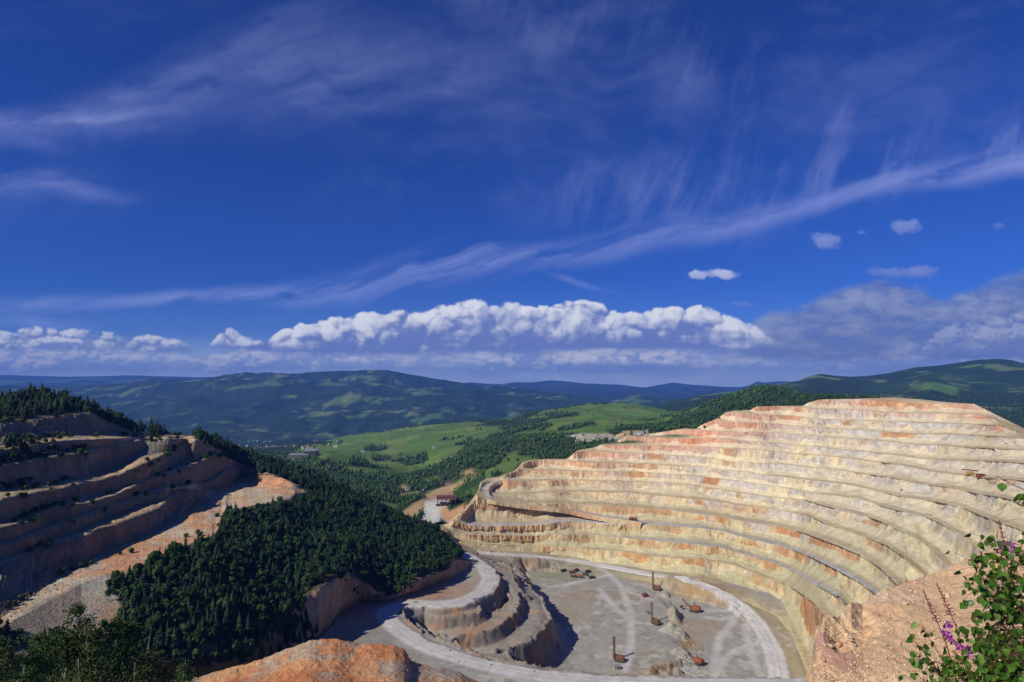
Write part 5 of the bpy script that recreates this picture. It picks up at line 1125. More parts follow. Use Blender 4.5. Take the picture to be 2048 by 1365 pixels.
# ================================================================ TREES
def foliage_mat(name):
    m, b, p = new_mat(name)
    at = b.n('ShaderNodeAttribute', attribute_name='Col'); oi = b.n('ShaderNodeObjectInfo')
    f = b.m('MULTIPLY_ADD', oi.outputs['Random'], .5, .75)
    c = b.n('ShaderNodeVectorMath', operation='SCALE'); nt = b.nt; nt.links.new(at.outputs['Color'], c.inputs[0]); b.put(c.inputs[3], f)
    b.put(p.inputs['Base Color'], c.outputs[0]); p.inputs['Roughness'].default_value = .75; p.inputs['Specular IOR Level'].default_value = .15
    return m
M_fol = foliage_mat('foliage')
def t_spruce(seed, tiers=8, pts=9, trunk=True, w=.19):
    r = np.random.default_rng(seed); V, T, C = [], [], []
    lean = r.uniform(-.02, .02, 2)
    for k in range(tiers):
        f = k/(tiers-1); z1 = .10+.80*f; rr = w*(1-f)**.8*(1+r.uniform(-.12, .12))+.018
        zt = min(1.0, z1+.17-.03*f); base = len(V); V.append((lean[0]*zt, lean[1]*zt, zt)); C.append((.75, .8, .7))
        a0 = r.uniform(0, 6.28)
        for j in range(pts*2):
            a = a0+j*math.pi/pts; q = rr*(1.12+r.uniform(-.2, .25) if j % 2 == 0 else .62+r.uniform(-.1, .1))
            V.append((q*math.cos(a), q*math.sin(a), z1-(.035 if j % 2 == 0 else -.012)+r.uniform(-.012, .012))); s = r.uniform(.8, 1.25); C.append((s, s, s))
        for j in range(pts*2): T.append((base, base+1+j, base+1+(j+1) % (pts*2)))
    if trunk:
        base = len(V)
        for z, q in ((-.06, .016), (.2, .012)):
            for j in range(4): V.append((q*math.cos(j*1.57), q*math.sin(j*1.57), z)); C.append((-1, -1, -1))
        for j in range(4): T += [(base+j, base+(j+1) % 4, base+4+j), (base+(j+1) % 4, base+4+(j+1) % 4, base+4+j)]
    return np.array(V), np.array(T), np.array(C)
def t_broad(seed, n=150, w=.30, z0=.16, leaf=.085, lobes=6):
    r = np.random.default_rng(seed); V, T, C = [], [], []
    L_ = [(r.uniform(-.5, .5)*w, r.uniform(-.5, .5)*w, z0+(1-z0)*r.uniform(.30, .80), w*r.uniform(.42, .72)) for _ in range(lobes)]
    L_[0] = (0, 0, .78, w*.62); L_[1] = (0, 0, .45, w*.85)
    for i in range(n):
        cx, cy_, cz, rr = L_[i % lobes]; d = r.normal(size=3); d /= np.linalg.norm(d); d[2] = d[2]*.9+.15
        c = np.array((cx, cy_, cz))+d*rr*np.array((1, 1, 1.15))*r.uniform(.72, 1.05)
        c[2] = min(max(c[2], z0*.7), 1.)
        u = np.cross(d, r.normal(size=3)); u /= np.linalg.norm(u)+1e-6; v = np.cross(d, u); tl = r.uniform(-.5, .5, 2)
        u = u+d*tl[0]; v = v+d*tl[1]; s = leaf*r.uniform(.7, 1.5)
        b_ = len(V); V += [tuple(c+u*s), tuple(c-u*s*.6+v*s*.9), tuple(c-u*s*.6-v*s*.9)]; q = r.uniform(.7, 1.35); C += [(q, q, q*.9)]*3
        T.append((b_, b_+1, b_+2))
    b_ = len(V)
    for z, q in ((-.06, .022), (.45, .012)):
        for j in range(4): V.append((q*math.cos(j*1.57), q*math.sin(j*1.57), z)); C.append((-1, -1, -1))
    for j in range(4): T += [(b_+j, b_+(j+1) % 4, b_+4+j), (b_+(j+1) % 4, b_+4+(j+1) % 4, b_+4+j)]
    # inner mass so the crown is not see-through
    return np.array(V), np.array(T), np.array(C)
def t_blob(seed):
    r = np.random.default_rng(seed); bm = bmesh.new(); bmesh.ops.create_icosphere(bm, subdivisions=1, radius=1)
    V = np.array([v.co[:] for v in bm.verts]); T = np.array([[v.index for v in f.verts] for f in bm.faces]); bm.free()
    V = V*np.array((.26, .26, .42))*(1+r.uniform(-.25, .25, (len(V), 1)))+np.array((0, 0, .5))
    return V, T, 1+r.uniform(-.25, .25, (len(V), 1))*np.ones(3)
def tint(C, leaf, bark=(.10, .08, .06)):
    C = np.asarray(C, float); return np.where(C[:, :1] < 0, np.array(bark), np.abs(C)*np.array(leaf))
SPR = [t_spruce(s, 9 if s % 2 else 7, 8, True, .17+.02*(s % 3)) for s in range(5)]
BRD = [t_broad(s+20, 170, .27+.03*(s % 3)) for s in range(5)]
SPL = [t_spruce(s+60, 3, 4, False, .2) for s in range(4)]
BLL = [t_blob(s) for s in range(4)]
SPC = [(.015, .036, .013), (.020, .043, .014), (.012, .030, .012)]
BRC = [(.018, .046, .010), (.025, .057, .012), (.014, .038, .010), (.031, .058, .013)]
def merge_trees(name, P, H, W, kinds, temps, cols, seed=1, **tg):
    r = np.random.default_rng(seed); Vs, Ts, Cs = [], [], []; off = 0
    for t, (V, T, C) in enumerate(temps):
        idx = np.where(kinds == t)[0]
        if not len(idx): continue
        a = r.uniform(0, 6.28, len(idx)); ca, sa = np.cos(a)[:, None], np.sin(a)[:, None]
        h, w = H[idx][:, None], W[idx][:, None]
        X = (V[None, :, 0]*ca-V[None, :, 1]*sa)*h*w+P[idx, 0:1]; Y = (V[None, :, 0]*sa+V[None, :, 1]*ca)*h*w+P[idx, 1:2]
        Z = V[None, :, 2]*h+P[idx, 2:3]
        Vs.append(np.stack([X, Y, Z], -1).reshape(-1, 3))
        Ts.append((T[None]+(np.arange(len(idx))*len(V))[:, None, None]+off).reshape(-1, 3)); off += len(idx)*len(V)
        cc = np.asarray(cols[t])[r.integers(0, len(cols[t]), len(idx))]*r.uniform(.7, 1.4, (len(idx), 1))
        Cs.append(np.where(C[None, :, :1] < 0, np.array((.10, .08, .06)), np.abs(C)[None]*cc[:, None, :]).reshape(-1, 3))
    o = mk_mesh(name, np.concatenate(Vs), np.concatenate(Ts), M_fol, np.concatenate(Cs), False)
    tag(o, **tg); return o
def scatter(G, polys, spacing, seed=1, rows=None, cond=None, jit=5., weight=None):
    """random points on a surface grid, one per spacing^2, inside the polygons (as seen)"""
    r = np.random.default_rng(seed)
    g = G[rows[0]:rows[1]] if rows else G
    a, b_, c = g[:-1, :-1], g[:-1, 1:], g[1:, :-1]
    A = np.linalg.norm(np.cross((b_-a)[..., :2], (c-a)[..., :2])[..., None] if False else np.cross(b_-a, c-a), axis=-1)
    ctr = (a+g[1:, 1:])/2; px, py = proj(ctr)
    m = np.zeros(A.shape, bool)
    for p in polys: m |= inpoly(px+jit*fbm(ctr, 12, 2, 3), py+jit*.7*fbm(ctr, 12, 2, 9), p)
    if cond is not None: m &= cond(px, py, ctr)
    A = A*m
    if weight is not None: A = A*weight(px, py, ctr)
    n = int(A.sum()/spacing**2); 
    if n == 0: return np.zeros((0, 3))
    cs = np.cumsum(A.ravel()); k = np.searchsorted(cs, r.uniform(0, cs[-1], n)); i, j = np.unravel_index(np.minimum(k, A.size-1), A.shape)
    u, v = r.uniform(0, 1, (2, n, 1))
    P = a[i, j]*(1-u)*(1-v)+g[:-1, 1:][i, j]*u*(1-v)+g[1:, :-1][i, j]*(1-u)*v+g[1:, 1:][i, j]*u*v
    # thin pairs standing in one another
    key = {}; keep = []
    cell = spacing*.62
    for q, (x, y) in enumerate(zip(P[:, 0]/cell, P[:, 1]/cell)):
        kk = (int(x//1), int(y//1))
        if kk in key: continue
        key[kk] = 1; keep.append(q)
    return P[keep]
MAINF = [(205,1200),(218,1172),(257,1157),(303,1135),(333,1118),(430,1085),(442,1060),(451,1030),(500,1026),(521,1022),(575,1012),(612,1000),(628,960),(660,965),(700,985),(800,1025),(860,1056),(905,1088),(930,1112),(908,1120),(893,1136),(826,1158),(824,1192),(790,1200),(772,1203),(754,1182),(720,1160),(690,1142),(663,1152),(611,1186),(600,1196),(612,1240),(632,1278),(620,1300),(560,1325),(400,1375),(310,1420),(255,1420),(246,1300),(232,1262),(245,1215),(240,1205)]
RIDGE = [(372,862),(398,882),(440,905),(470,925),(495,938),(512,944),(521,952),(533,950),(560,957),(590,970),(618,985),(640,985),(700,1005),(700,960),(620,935),(560,915),(484,890),(440,870)]
TOPL = [(-160,770),(60,780),(120,788),(200,812),(330,866),(330,878),(262,866),(240,856),(212,842),(182,827),(150,822),(121,827),(61,836),(0,843),(-160,850)]
CLUMPS = [[(-160,880),(0,898),(58,884),(78,900),(66,920),(30,930),(0,935),(-160,950)], [(-150,1300),(0,1262),(40,1275),(60,1310),(130,1290),(175,1300),(240,1290),(260,1420),(-150,1560)], [(160,1288),(215,1262),(250,1240),(260,1300),(200,1320)], [(728,1188),(760,1172),(775,1195),(740,1203)], [(655,1140),(668,1130),(700,1160),(725,1175),(715,1190),(690,1170)]]
rowsL = (0, LTT+1)
treesL = []
for polys, spc_, mixs, hr, sd, lab in ((MAINF and [MAINF], 3.3, .42, (4.8, 10.2), 1, 'hill'), ([RIDGE], 4.2, .7, (6.5, 10), 2, 'ridge'), ([TOPL], 4.4, .72, (7.5, 11.5), 3, 'top'), (CLUMPS, 4.4, .35, (6, 10), 4, 'clump')):
    P = scatter(LG, polys, spc_, sd, rowsL); n = len(P)
    print(lab, len(P))
    if lab == 'top': P = P[(proj(P)[1] < 860) | (rng.random(n) < .6)]; n = len(P)
    hh = rng.uniform(*hr, n)*np.where(rng.random(n) < .12, 1.3, 1)*np.clip(1+.5*fbm(P, 30, 3, 7), .7, 1.3)
    sprc = rng.random(n)+.35*fbm(P, 45, 3, 12) < mixs
    hh = np.where(sprc, hh*1.08, hh*.86)
    for k in range(n): treesL.append((P[k], hh[k], bool(sprc[k]), lab))
PL = np.array([t[0] for t in treesL]); HL = np.array([t[1] for t in treesL]); SL_ = np.array([t[2] for t in treesL]); LAB = np.array([t[3] for t in treesL])
tpx, tpy = proj(PL); size = HL/np.linalg.norm(PL, axis=1)*F
visible = (tpx > 5) & (tpx < 2040) & (tpy-size*.7 < 1350) & ~((tpy > 1290) & (tpx < 330))
# largest in the picture stand as trees of their own
LABELS = {('hill', True): ('dark pointed spruce in the dense wood covering the central hill', 'spruces of the central hill wood'),
          ('hill', False): ('round-crowned green broadleaf tree in the dense wood on the central hill', 'broadleaf trees of the central hill wood'),
          ('ridge', True): ('dark spruce on the wooded ridge behind the orange dirt bank', 'spruces on the ridge behind the bank'),
          ('ridge', False): ('green broadleaf tree on the wooded ridge behind the orange dirt bank', 'broadleaf trees on the ridge behind the bank'),
          ('top', True): ('dark spruce on the hilltop above the shaded left terraces', 'spruces on the left hilltop'),
          ('top', False): ('broadleaf tree on the hilltop above the shaded left terraces', 'broadleaf trees on the left hilltop'),
          ('clump', True): ('small spruce in a clump at the edge of the left quarry terraces', 'spruces in the clumps'),
          ('clump', False): ('leafy tree in a clump at the edge of the left quarry terraces', 'leafy trees in the clumps')}
def tree_mesh(temp, leaf, nm):
    V, T, C = temp; o = mk_mesh(nm, V, T, M_fol, tint(C, leaf), False); me = o.data; bpy.data.objects.remove(o); return me
SPM = [tree_mesh(SPR[i % 5], SPC[i % 3], 'spruce') for i in range(6)]
BRM = [tree_mesh(BRD[i % 5], BRC[i % 4], 'broadleaf_tree') for i in range(8)]
single = np.zeros(len(PL), bool)
for sp_, meshes, nm in ((True, SPM, 'spruce_tree'), (False, BRM, 'broadleaf_tree')):
    idx = np.where(visible & (SL_ == sp_))[0]; idx = idx[np.argsort(-size[idx])][:300]; single[idx] = True
    for q, i in enumerate(idx):
        o = bpy.data.objects.new(nm, meshes[q % len(meshes)]); COL.objects.link(o)
        o.location = PL[i]; w_ = rng.uniform(.85, 1.25); o.scale = (HL[i]*w_, HL[i]*w_, HL[i]); o.rotation_euler = (0, 0, rng.uniform(0, 6.28))
        lb, gp = LABELS[(LAB[i], bool(sp_))]; tag(o, lb, 'tree', gp)
rest = ~single; kd = np.where(SL_, rng.integers(0, 5, len(SL_)), 5+rng.integers(0, 5, len(SL_)))
merge_trees('hill_wood', PL[rest], HL[rest], rng.uniform(.85, 1.25, rest.sum()), kd[rest], SPR+BRD, [SPC]*5+[BRC]*5, 3, kind='stuff')
print('hill trees', len(PL), 'single', single.sum())
# ---- woods of the valley
def far_wood(name, G, col, spacing, hr, seed, rows, cond, spl=.55, thr=.105):
    g = G[rows[0]:rows[1]]; cg = col[rows[0]:rows[1]]
    lum = cg[:-1, :-1, 1]; red = cg[:-1, :-1, 0]
    def wf(px, py, c): return np.where((lum < thr) & (red < .1), 1., np.where(red < .2, .03*ss(.1, .5, fbm(c, 150, 3, 77)), 0.004))*ss(-.75, -.1, fbm(c, 60, 3, seed))
    P = scatter(G, [[(-200,0),(2300,0),(2300,1400),(-200,1400)]], spacing, seed, rows, cond, 0, wf)
    n = len(P); hh = rng.uniform(*hr, n); k = np.where(rng.random(n)+.4*fbm(P, 200, 3, 4) < spl, rng.integers(0, 4, n), 4+rng.integers(0, 4, n)); hh = np.where(k < 4, hh*1.15, hh*.8)
    merge_trees(name, P, hh, rng.uniform(.9, 1.35, n), k, SPL+BLL, [[(.024, .050, .018), (.020, .042, .017)]]*4+[[(.034, .072, .018), (.044, .085, .020), (.028, .06, .018)]]*4, seed, kind='stuff')
    print(name, n)
nr = [14, 16, 16, 20, 22, 24]; cr = np.cumsum([0]+nr)
PLAN = [(900,1008),(925,968),(935,950),(965,940),(972,965),(962,985),(968,1000),(950,1018),(935,1033),(922,1030),(930,1005),(905,1015)]
pla_ok = lambda px, py, c: ~inpoly(px, py, [(835,1060),(846,1020),(850,1000),(875,994),(900,1000),(892,1022),(905,1046),(935,1052),(935,1060)]) & (py > 700)
far_wood('near_valley_wood', VG, VGc, 6.5, (9, 14), 21, (0, cr[2]), pla_ok)
far_wood('valley_wood', VG, VGc, 8.5, (11, 17), 22, (cr[2], cr[4]), pla_ok)
far_wood('far_valley_wood', VG, VGc, 13., (12, 18), 23, (cr[4], cr[6]), None)
far_wood('right_mountain_wood', RR, RRc, 15., (12, 18), 24, (0, 36), lambda px, py, c: (px > 1300) & (px < 2150))
P = scatter(VG, [PLAN], 3.2, 31, (0, cr[2]), None, 2.); n = len(P)
merge_trees('young_plantation', P, rng.uniform(4, 6.5, n), rng.uniform(.9, 1.2, n), rng.integers(0, 4, n), SPL, [[(.022, .062, .014), (.03, .075, .018)]]*4, 32, kind='stuff')
# ---- wood behind the rim of the big wall
nW = len(WG)
P = scatter(WG, [[(1655,700),(1760,700),(1850,790),(1900,802),(1949,806),(2048,850),(2140,890),(2140,700),(1900,700)],[(1330,862),(1345,858),(1372,856),(1420,858),(1424,861),(1400,863),(1340,869)],[(1250,882),(1290,876),(1330,886),(1320,891),(1240,888)],[(1440,836),(1463,842),(1450,845),(1434,841)],[(1110,918),(1150,903),(1180,897),(1200,893),(1160,904),(1120,921)]], 7., 41, (nW-60, nW), None, 1.)
n = len(P); merge_trees('rim_wood', P, rng.uniform(6, 10, n), rng.uniform(.9, 1.4, n), rng.integers(0, 8, n), SPL+BLL, [[(.022, .048, .016)]]*4+[[(.036, .072, .018), (.03, .06, .018)]]*4, 42, kind='stuff')
# ---- bushes on the benches (each its own)
BSH = [tree_mesh(t_broad(s+90, 90, .55, .02, .16, 5), BRC[(s+1) % 4], 'bush') for s in range(3)]
spots = [(95,876),(110,874),(118,880),(128,874),(78,880),(90,884),(140,876),(100,902),(112,900),(122,906),(134,903),(148,901),(160,900),(168,897),(85,908),(72,914),(40,968),(44,974),(60,962),(70,976),(100,972),(112,969),(125,964),(133,962),(20,980),(8,972),(15,992),(45,985),
  (70,1023),(62,1028),(50,1030),(40,1036),(82,1020),(92,1018),(100,1014),(30,1042),(110,1010),(125,1012),(80,1092),(90,1096),(100,1088),(60,1102),(170,1132),(160,1136),(140,1140),(120,1145),(182,1128),(40,1196),(25,1206),(12,1210),(55,1190),(340,1122),(345,1118),(332,1124),(376,1106),(395,1065),(400,1073),(372,1072),(310,1130),(435,1036),(438,1050),(240,1110),(262,1106),(300,930),(290,934),(310,924),(330,915),(345,905),(270,945),(420,912),(435,916),(445,912),(410,918),(455,917),(240,822),(210,820),(250,872),(300,874)]
rb = np.random.default_rng(77)
for _ in range(60):
    xx = rb.uniform(5, 400); kk = 134+13*int(rb.integers(0, 6))+int(rb.integers(0, 4)); jj = int(np.searchsorted(LXs, xx)); pp = LG[kk, jj]; aa, bb = proj(pp); spots.append((float(aa), float(bb)))
def on_left(px, py):
    j = int(np.clip(np.searchsorted(LXs, px), 0, len(LXs)-1)); yy = proj(LG[:LTT, j])[1]
    k = int(np.argmin(np.abs(yy-py)+np.where(np.arange(len(yy)) < 0, 0, 0))); return LG[k, j]
where_ = lambda x, y: ('on the grassy upper shelf' if y < 915 else 'along the middle bench' if y < 1060 else 'along the lowest bench edge' if y < 1150 else 'at the foot of the shaded wall')
for q, (x, y) in enumerate(spots):
    p = on_left(x, y); d = np.linalg.norm(p); h = rng.uniform(9, 15)*d/F*.62
    o = bpy.data.objects.new('bush', BSH[q % 3]); COL.objects.link(o); o.location = p-np.array((0, 0, .15*h)); o.scale = (h*1.2, h*1.2, h); o.rotation_euler = (0, 0, rng.uniform(0, 6))
    tag(o, 'small green bush '+where_(x, y)+' of the shaded left terraces', 'bush', 'bushes '+where_(x, y))
# ================================================================ NEAR PLANTS AND STONES
# rubble heap on the left plateau
def left_pts(poly, n, seed):
    r = np.random.default_rng(seed); out_ = []
    xs_, ys_ = [p[0] for p in poly], [p[1] for p in poly]
    while len(out_) < n:
        a, c = r.uniform(min(xs_), max(xs_)), r.uniform(min(ys_), max(ys_))
        if inpoly(a, c, poly): out_.append(on_left(a, c))
    return np.array(out_)
P = left_pts([(350,978),(372,980),(392,996),(430,1000),(455,1010),(420,1018),(385,1012),(362,1000)], 420, 1)
rocks('rubble_heap', P, r0.uniform(.5, 2.3, len(P)), [(.40,.22,.11), (.36,.29,.2), (.26,.17,.1)], M_pebble, 11)
P = left_pts([(150,1255),(200,1240),(225,1250),(190,1285),(150,1290)], 160, 2); rocks('scree_stones', P, r0.uniform(.2, .8, len(P)), [(.40,.3,.2), (.36,.33,.28)], M_pebble, 12)
# stones on the near ledge
def ledge_pts(n, seed):
    r = np.random.default_rng(seed); i = r.integers(20, RG.shape[0]-1, n); j = r.integers(0, RG.shape[1]-1, n)
    u, v = r.uniform(0, 1, (2, n, 1)); return RG[i, j]*(1-u)*(1-v)+RG[i+1, j]*u*(1-v)+RG[i, j+1]*(1-u)*v+RG[np.minimum(i+1, len(RG)-1), j+1]*u*v
P = ledge_pts(17000, 3); sz = .012+.05*r0.random(len(P))**5+.010*r0.random(len(P))
rocks('gravel', P, sz, [(.60,.44,.27), (.62,.48,.32), (.50,.29,.17), (.42,.23,.15), (.54,.42,.30)], M_pebble, 13)
P = ledge_pts(260, 4); rocks('loose_rocks', P, .05+.12*r0.random(len(P))**2, [(.54,.37,.23), (.44,.23,.15), (.58,.44,.30)], M_pebble, 14)
r1 = np.random.default_rng(3)
def on_surface(G, n, seed, cond):
    r = np.random.default_rng(seed); i = r.integers(0, G.shape[0]-1, n*6); j = r.integers(0, G.shape[1]-1, n*6); P = G[i, j]; px, py = proj(P)
    ok = cond(px, py, P, i)
    return (P[ok]+r.normal(size=(ok.sum(), 3))*np.array((.8, .8, 0)))[:n]
MOG = bpy.data.objects['orange_dirt_slope']; mv = np.empty(len(MOG.data.vertices)*3, np.float32); MOG.data.vertices.foreach_get('co', mv); mv = mv.reshape(-1, len(np.arange(150, 1120, 2.0)), 3)[:130].astype(float)
P = on_surface(mv, 3400, 4, lambda px, py, P, i: (py < 1380) & (fbm(P, 9, 3, 8) > -.25)); rocks('dirt_clods', P, .10+.55*r1.random(len(P))**3, [(.50,.27,.13), (.44,.36,.24), (.36,.16,.08)], M_pebble, 18)
P = on_surface(WG, 5200, 5, lambda px, py, P, i: (px > 860) & (px < 2060) & (py < 1260) & (fbm(P, 25, 3, 8) > -.15)); rocks('fallen_blocks', P, .5+1.7*r1.random(len(P))**3, [(.52,.43,.29), (.42,.38,.33), (.44,.26,.13)], M_pebble, 15)
P = on_surface(LG, 2600, 6, lambda px, py, P, i: (i > 95) & (i < LTT-4) & (px > -20) & (px < 610) & (fbm(P, 18, 3, 8) > .0)); rocks('terrace_blocks', P, .35+1.2*r1.random(len(P))**3, [(.38,.28,.18), (.30,.26,.21), (.38,.2,.11)], M_pebble, 16)
P = on_surface(np.stack([GXX, GYY, HG], -1), 3200, 7, lambda px, py, P, i: inpoly(px, py, [(640,1270),(700,1200),(790,1222),(960,1195),(985,1125),(1030,1140),(1085,1180),(1110,1240),(1160,1350),(1000,1345),(700,1310)]) & (fbm(P, 12, 3, 8) > -.05)); rocks('spur_blocks', P, .3+1.5*r1.random(len(P))**3, [(.33,.30,.25), (.26,.24,.21), (.36,.22,.12)], M_pebble, 17)
# ---- foreground birches, lower left
m_bark = bpy.data.materials.new('birch_bark'); m_bark.use_nodes = True
b = NB(m_bark.node_tree); p_ = m_bark.node_tree.nodes['Principled BSDF']; tcb = b.n('ShaderNodeTexCoord'); mpv = b.vm('MULTIPLY', tcb.outputs['Object'], (3, 3, 14))
b.put(p_.inputs['Base Color'], b.mix(b.sst(b.noise(mpv, 1.2, 4., .6), .56, .64), (.46, .44, .40, 1), (.04, .035, .03, 1))); p_.inputs['Roughness'].default_value = .8
def tube(path, r0_, r1_, n=6):
    path = np.asarray(path, float); V, T = [], []; m = len(path)
    for i, p in enumerate(path):
        d = path[min(i+1, m-1)]-path[max(i-1, 0)]; d /= np.linalg.norm(d)+1e-9; u = np.cross(d, (0.3, 1, .2)); u /= np.linalg.norm(u)+1e-9; v = np.cross(d, u); rr = r0_+(r1_-r0_)*i/(m-1)
        for k in range(n): V.append(p+rr*(math.cos(k*6.2832/n)*u+math.sin(k*6.2832/n)*v))
    for i in range(m-1):
        for k in range(n): T.append((i*n+k, i*n+(k+1) % n, (i+1)*n+(k+1) % n, (i+1)*n+k))
    return np.array(V), np.array(T)
def birch(base, H, seed, label, leafc, lean=(0, 0), nl=2600):
    r = np.random.default_rng(seed); t = empty('birch_tree', base, 0, label, 'birch tree')
    tr = [np.array((lean[0]*H*s*s+.02*H*math.sin(s*5+seed), lean[1]*H*s, H*s)) for s in np.linspace(0, 1, 12)]
    V, T = tube(tr, .0085*H, .0016*H); mk_mesh('trunk', V, T, m_bark, None, True, t)
    LV, LT, LC = [], [], []; BV, BT = [], []; off = 0
    nb = 46
    for k in range(nb):
        s = r.uniform(.22, .97); o = tr[int(s*11)]; a = r.uniform(0, 6.28); Lb = H*(.30*(1-s)**.65+.05)*r.uniform(.7, 1.15)
        path = [o+np.array((math.cos(a)*Lb*q, math.sin(a)*Lb*q, Lb*(.75*q-.55*q*q))) for q in np.linspace(0, 1, 6)]
        V, T = tube(path, .0016*H, .0005*H, 4); BV.append(V); BT.append(T+off); off += len(V)
        m = int(nl/nb*(.5+Lb/(H*.3)))
        for _ in range(m):
            q = r.uniform(.15, 1.05); c = path[min(5, int(q*5))]+r.normal(size=3)*Lb*.20+np.array((0, 0, -abs(r.normal())*Lb*.16)); u = r.normal(size=3); u /= np.linalg.norm(u); v = np.cross(u, r.normal(size=3)); v /= np.linalg.norm(v)+1e-9
            z_ = .0085*H*r.uniform(.7, 1.3); i0 = len(LV); LV += [c+u*z_, c-u*z_*.4+v*z_*.7, c-u*z_*.4-v*z_*.7]; LT.append((i0, i0+1, i0+2)); g = r.uniform(.65, 1.35); LC += [np.array(leafc)*g]*3
    mk_mesh('branches', np.concatenate(BV), np.concatenate(BT), m_bark, None, True, t)
    mk_mesh('crown', np.array(LV), np.array(LT), M_fol, np.array(LC), False, t)
BL = [(.050, .088, .016), (.042, .078, .014), (.060, .088, .018)]
for k, (px, py, D, top, lab, ln) in enumerate(((62,1480,46,1255,'airy birch with a pale trunk at the lower left edge',(0,0)), (118,1500,50,1192,'tallest birch of the lower left group, crown before the dirt slope',(.10,0)), (-25,1500,44,1262,'birch cut off by the left edge of the picture',(0,0)), (175,1520,46,1282,'low bushy birch between the two tall lower left birches',(-.05,0)),
   (232,1500,52,1222,'slender yellowish birch at the right of the lower left group',(.03,0)), (285,1540,55,1268,'birch standing before the dark spruce wood at lower left',(.02,0)), (362,1500,70,1318,'small birch beside the orange dirt slope',(0,0)), (20,1560,38,1330,'young birch at the bottom left corner',(.05,0)), (140,1600,38,1318,'young birch at the bottom edge below the tallest birch',(0,0)), (250,1600,42,1325,'young birch at the bottom edge below the slender birch',(.04,0)))):
    base = PD(px, py, D); topP = PD(px, top, D); birch(base, float(topP[2]-base[2]), 40+k, lab, BL[k % 3], ln, 8000)
# ---- saplings and fireweed on the right
m_leaf, b, p_ = new_mat('sapling_leaf'); at = b.n('ShaderNodeAttribute', attribute_name='Col'); b.nt.links.new(at.outputs['Color'], p_.inputs['Base Color']); p_.inputs['Roughness'].default_value = .42; p_.inputs['Specular IOR Level'].default_value = .4
outn = [n for n in b.nt.nodes if n.type == 'OUTPUT_MATERIAL'][0]; trl = b.n('ShaderNodeBsdfTranslucent'); b.nt.links.new(at.outputs['Color'], trl.inputs[0]); mxs = b.n('ShaderNodeMixShader'); mxs.inputs[0].default_value = .3
b.nt.links.new(p_.outputs[0], mxs.inputs[1]); b.nt.links.new(trl.outputs[0], mxs.inputs[2]); b.nt.links.new(mxs.outputs[0], outn.inputs[0])
m_twig = plain_mat('reddish_twig', (.12, .055, .035), .7, 0, .3, 8.)
LEAF = np.array([(0, 0), (.30, .12), (.50, .32), (.46, .50), (.30, .72), (.13, .90), (0, 1.05), (-.13, .90), (-.30, .72), (-.46, .50), (-.50, .32), (-.30, .12)])
def leaf_geo(c, size, r, droop=.6):
    d = np.array((r.normal()*.6, r.normal()*.5, -droop-.4*abs(r.normal()))); d /= np.linalg.norm(d)
    u = np.cross(d, np.array((r.normal()*.5, -1, r.normal()*.6))); u /= np.linalg.norm(u)+1e-9; nrm = np.cross(u, d)
    V = [c+size*(.5*0*u)+d*size*.45+nrm*size*.0]
    for x, y in LEAF: V.append(c+size*(x*.85*u+y*d+(abs(x)*.28-.12*y*y)*nrm))
    n = len(LEAF); return V, [(0, 1+i, 1+(i+1) % n) for i in range(n)]
def sapling(label, twigs, nleaf, size, cols, seed, name='birch_sapling', spread=.035, dense=None):
    r = np.random.default_rng(seed); pts = [PD(*np.array(t, float).T) for t in twigs]; base = pts[0][0]
    t = empty(name, base, 0, label, 'birch sapling'); BV, BT = [], []; off = 0; LV, LT, LC = [], [], []; wts = []
    for q, W in enumerate(pts):
        W = densify(W-base, 26); V, T = tube(W, .007 if q == 0 else .0035, .0012, 5); BV.append(V); BT.append(T+off); off += len(V); L_ = np.linalg.norm(W[-1]-W[0])
        m = int(nleaf[q] if isinstance(nleaf, (list, tuple)) else nleaf*L_)
        for _ in range(m):
            s = r.uniform(.12 if q else .45, 1.); k = min(25, int(s*25)); sd_ = r.normal(size=3)*np.array((1, .9, .8))*spread*(1.2-.4*s)
            c = W[k]+sd_; V_, T_ = leaf_geo(c, size*r.uniform(.6, 1.15), r); i0 = len(LV); LV += V_; LT += [(a+i0, b_+i0, c_+i0) for a, b_, c_ in T_]; g = np.array(cols[r.integers(0, len(cols))])*r.uniform(.7, 1.3); LC += [g]*len(V_)
            if np.linalg.norm(sd_) > .012:
                V, T = tube([W[k], (W[k]+c)/2+np.array((0, 0, .004)), c], .0012, .0007, 3); BV.append(V); BT.append(T+off); off += len(V)
    mk_mesh('stem', np.concatenate(BV), np.concatenate(BT), m_twig, None, True, t); mk_mesh('leaves', np.array(LV), np.array(LT), m_leaf, np.array(LC), True, t)
GC = [(.085, .20, .022), (.115, .24, .028), (.06, .15, .018), (.13, .22, .035)]
sapling('leafy twig tip hanging in from the right edge before the terraces', [[(2230,1330,2.9),(2170,1120,2.8),(2110,1000,2.75),(2060,985,2.7),(2020,968,2.7),(1992,952,2.7)], [(2060,985,2.7),(2045,990,2.7),(2035,1010,2.7)], [(2110,1000,2.75),(2080,960,2.7),(2056,948,2.7)]], [12, 7, 7], .056, GC, 1, spread=.018)
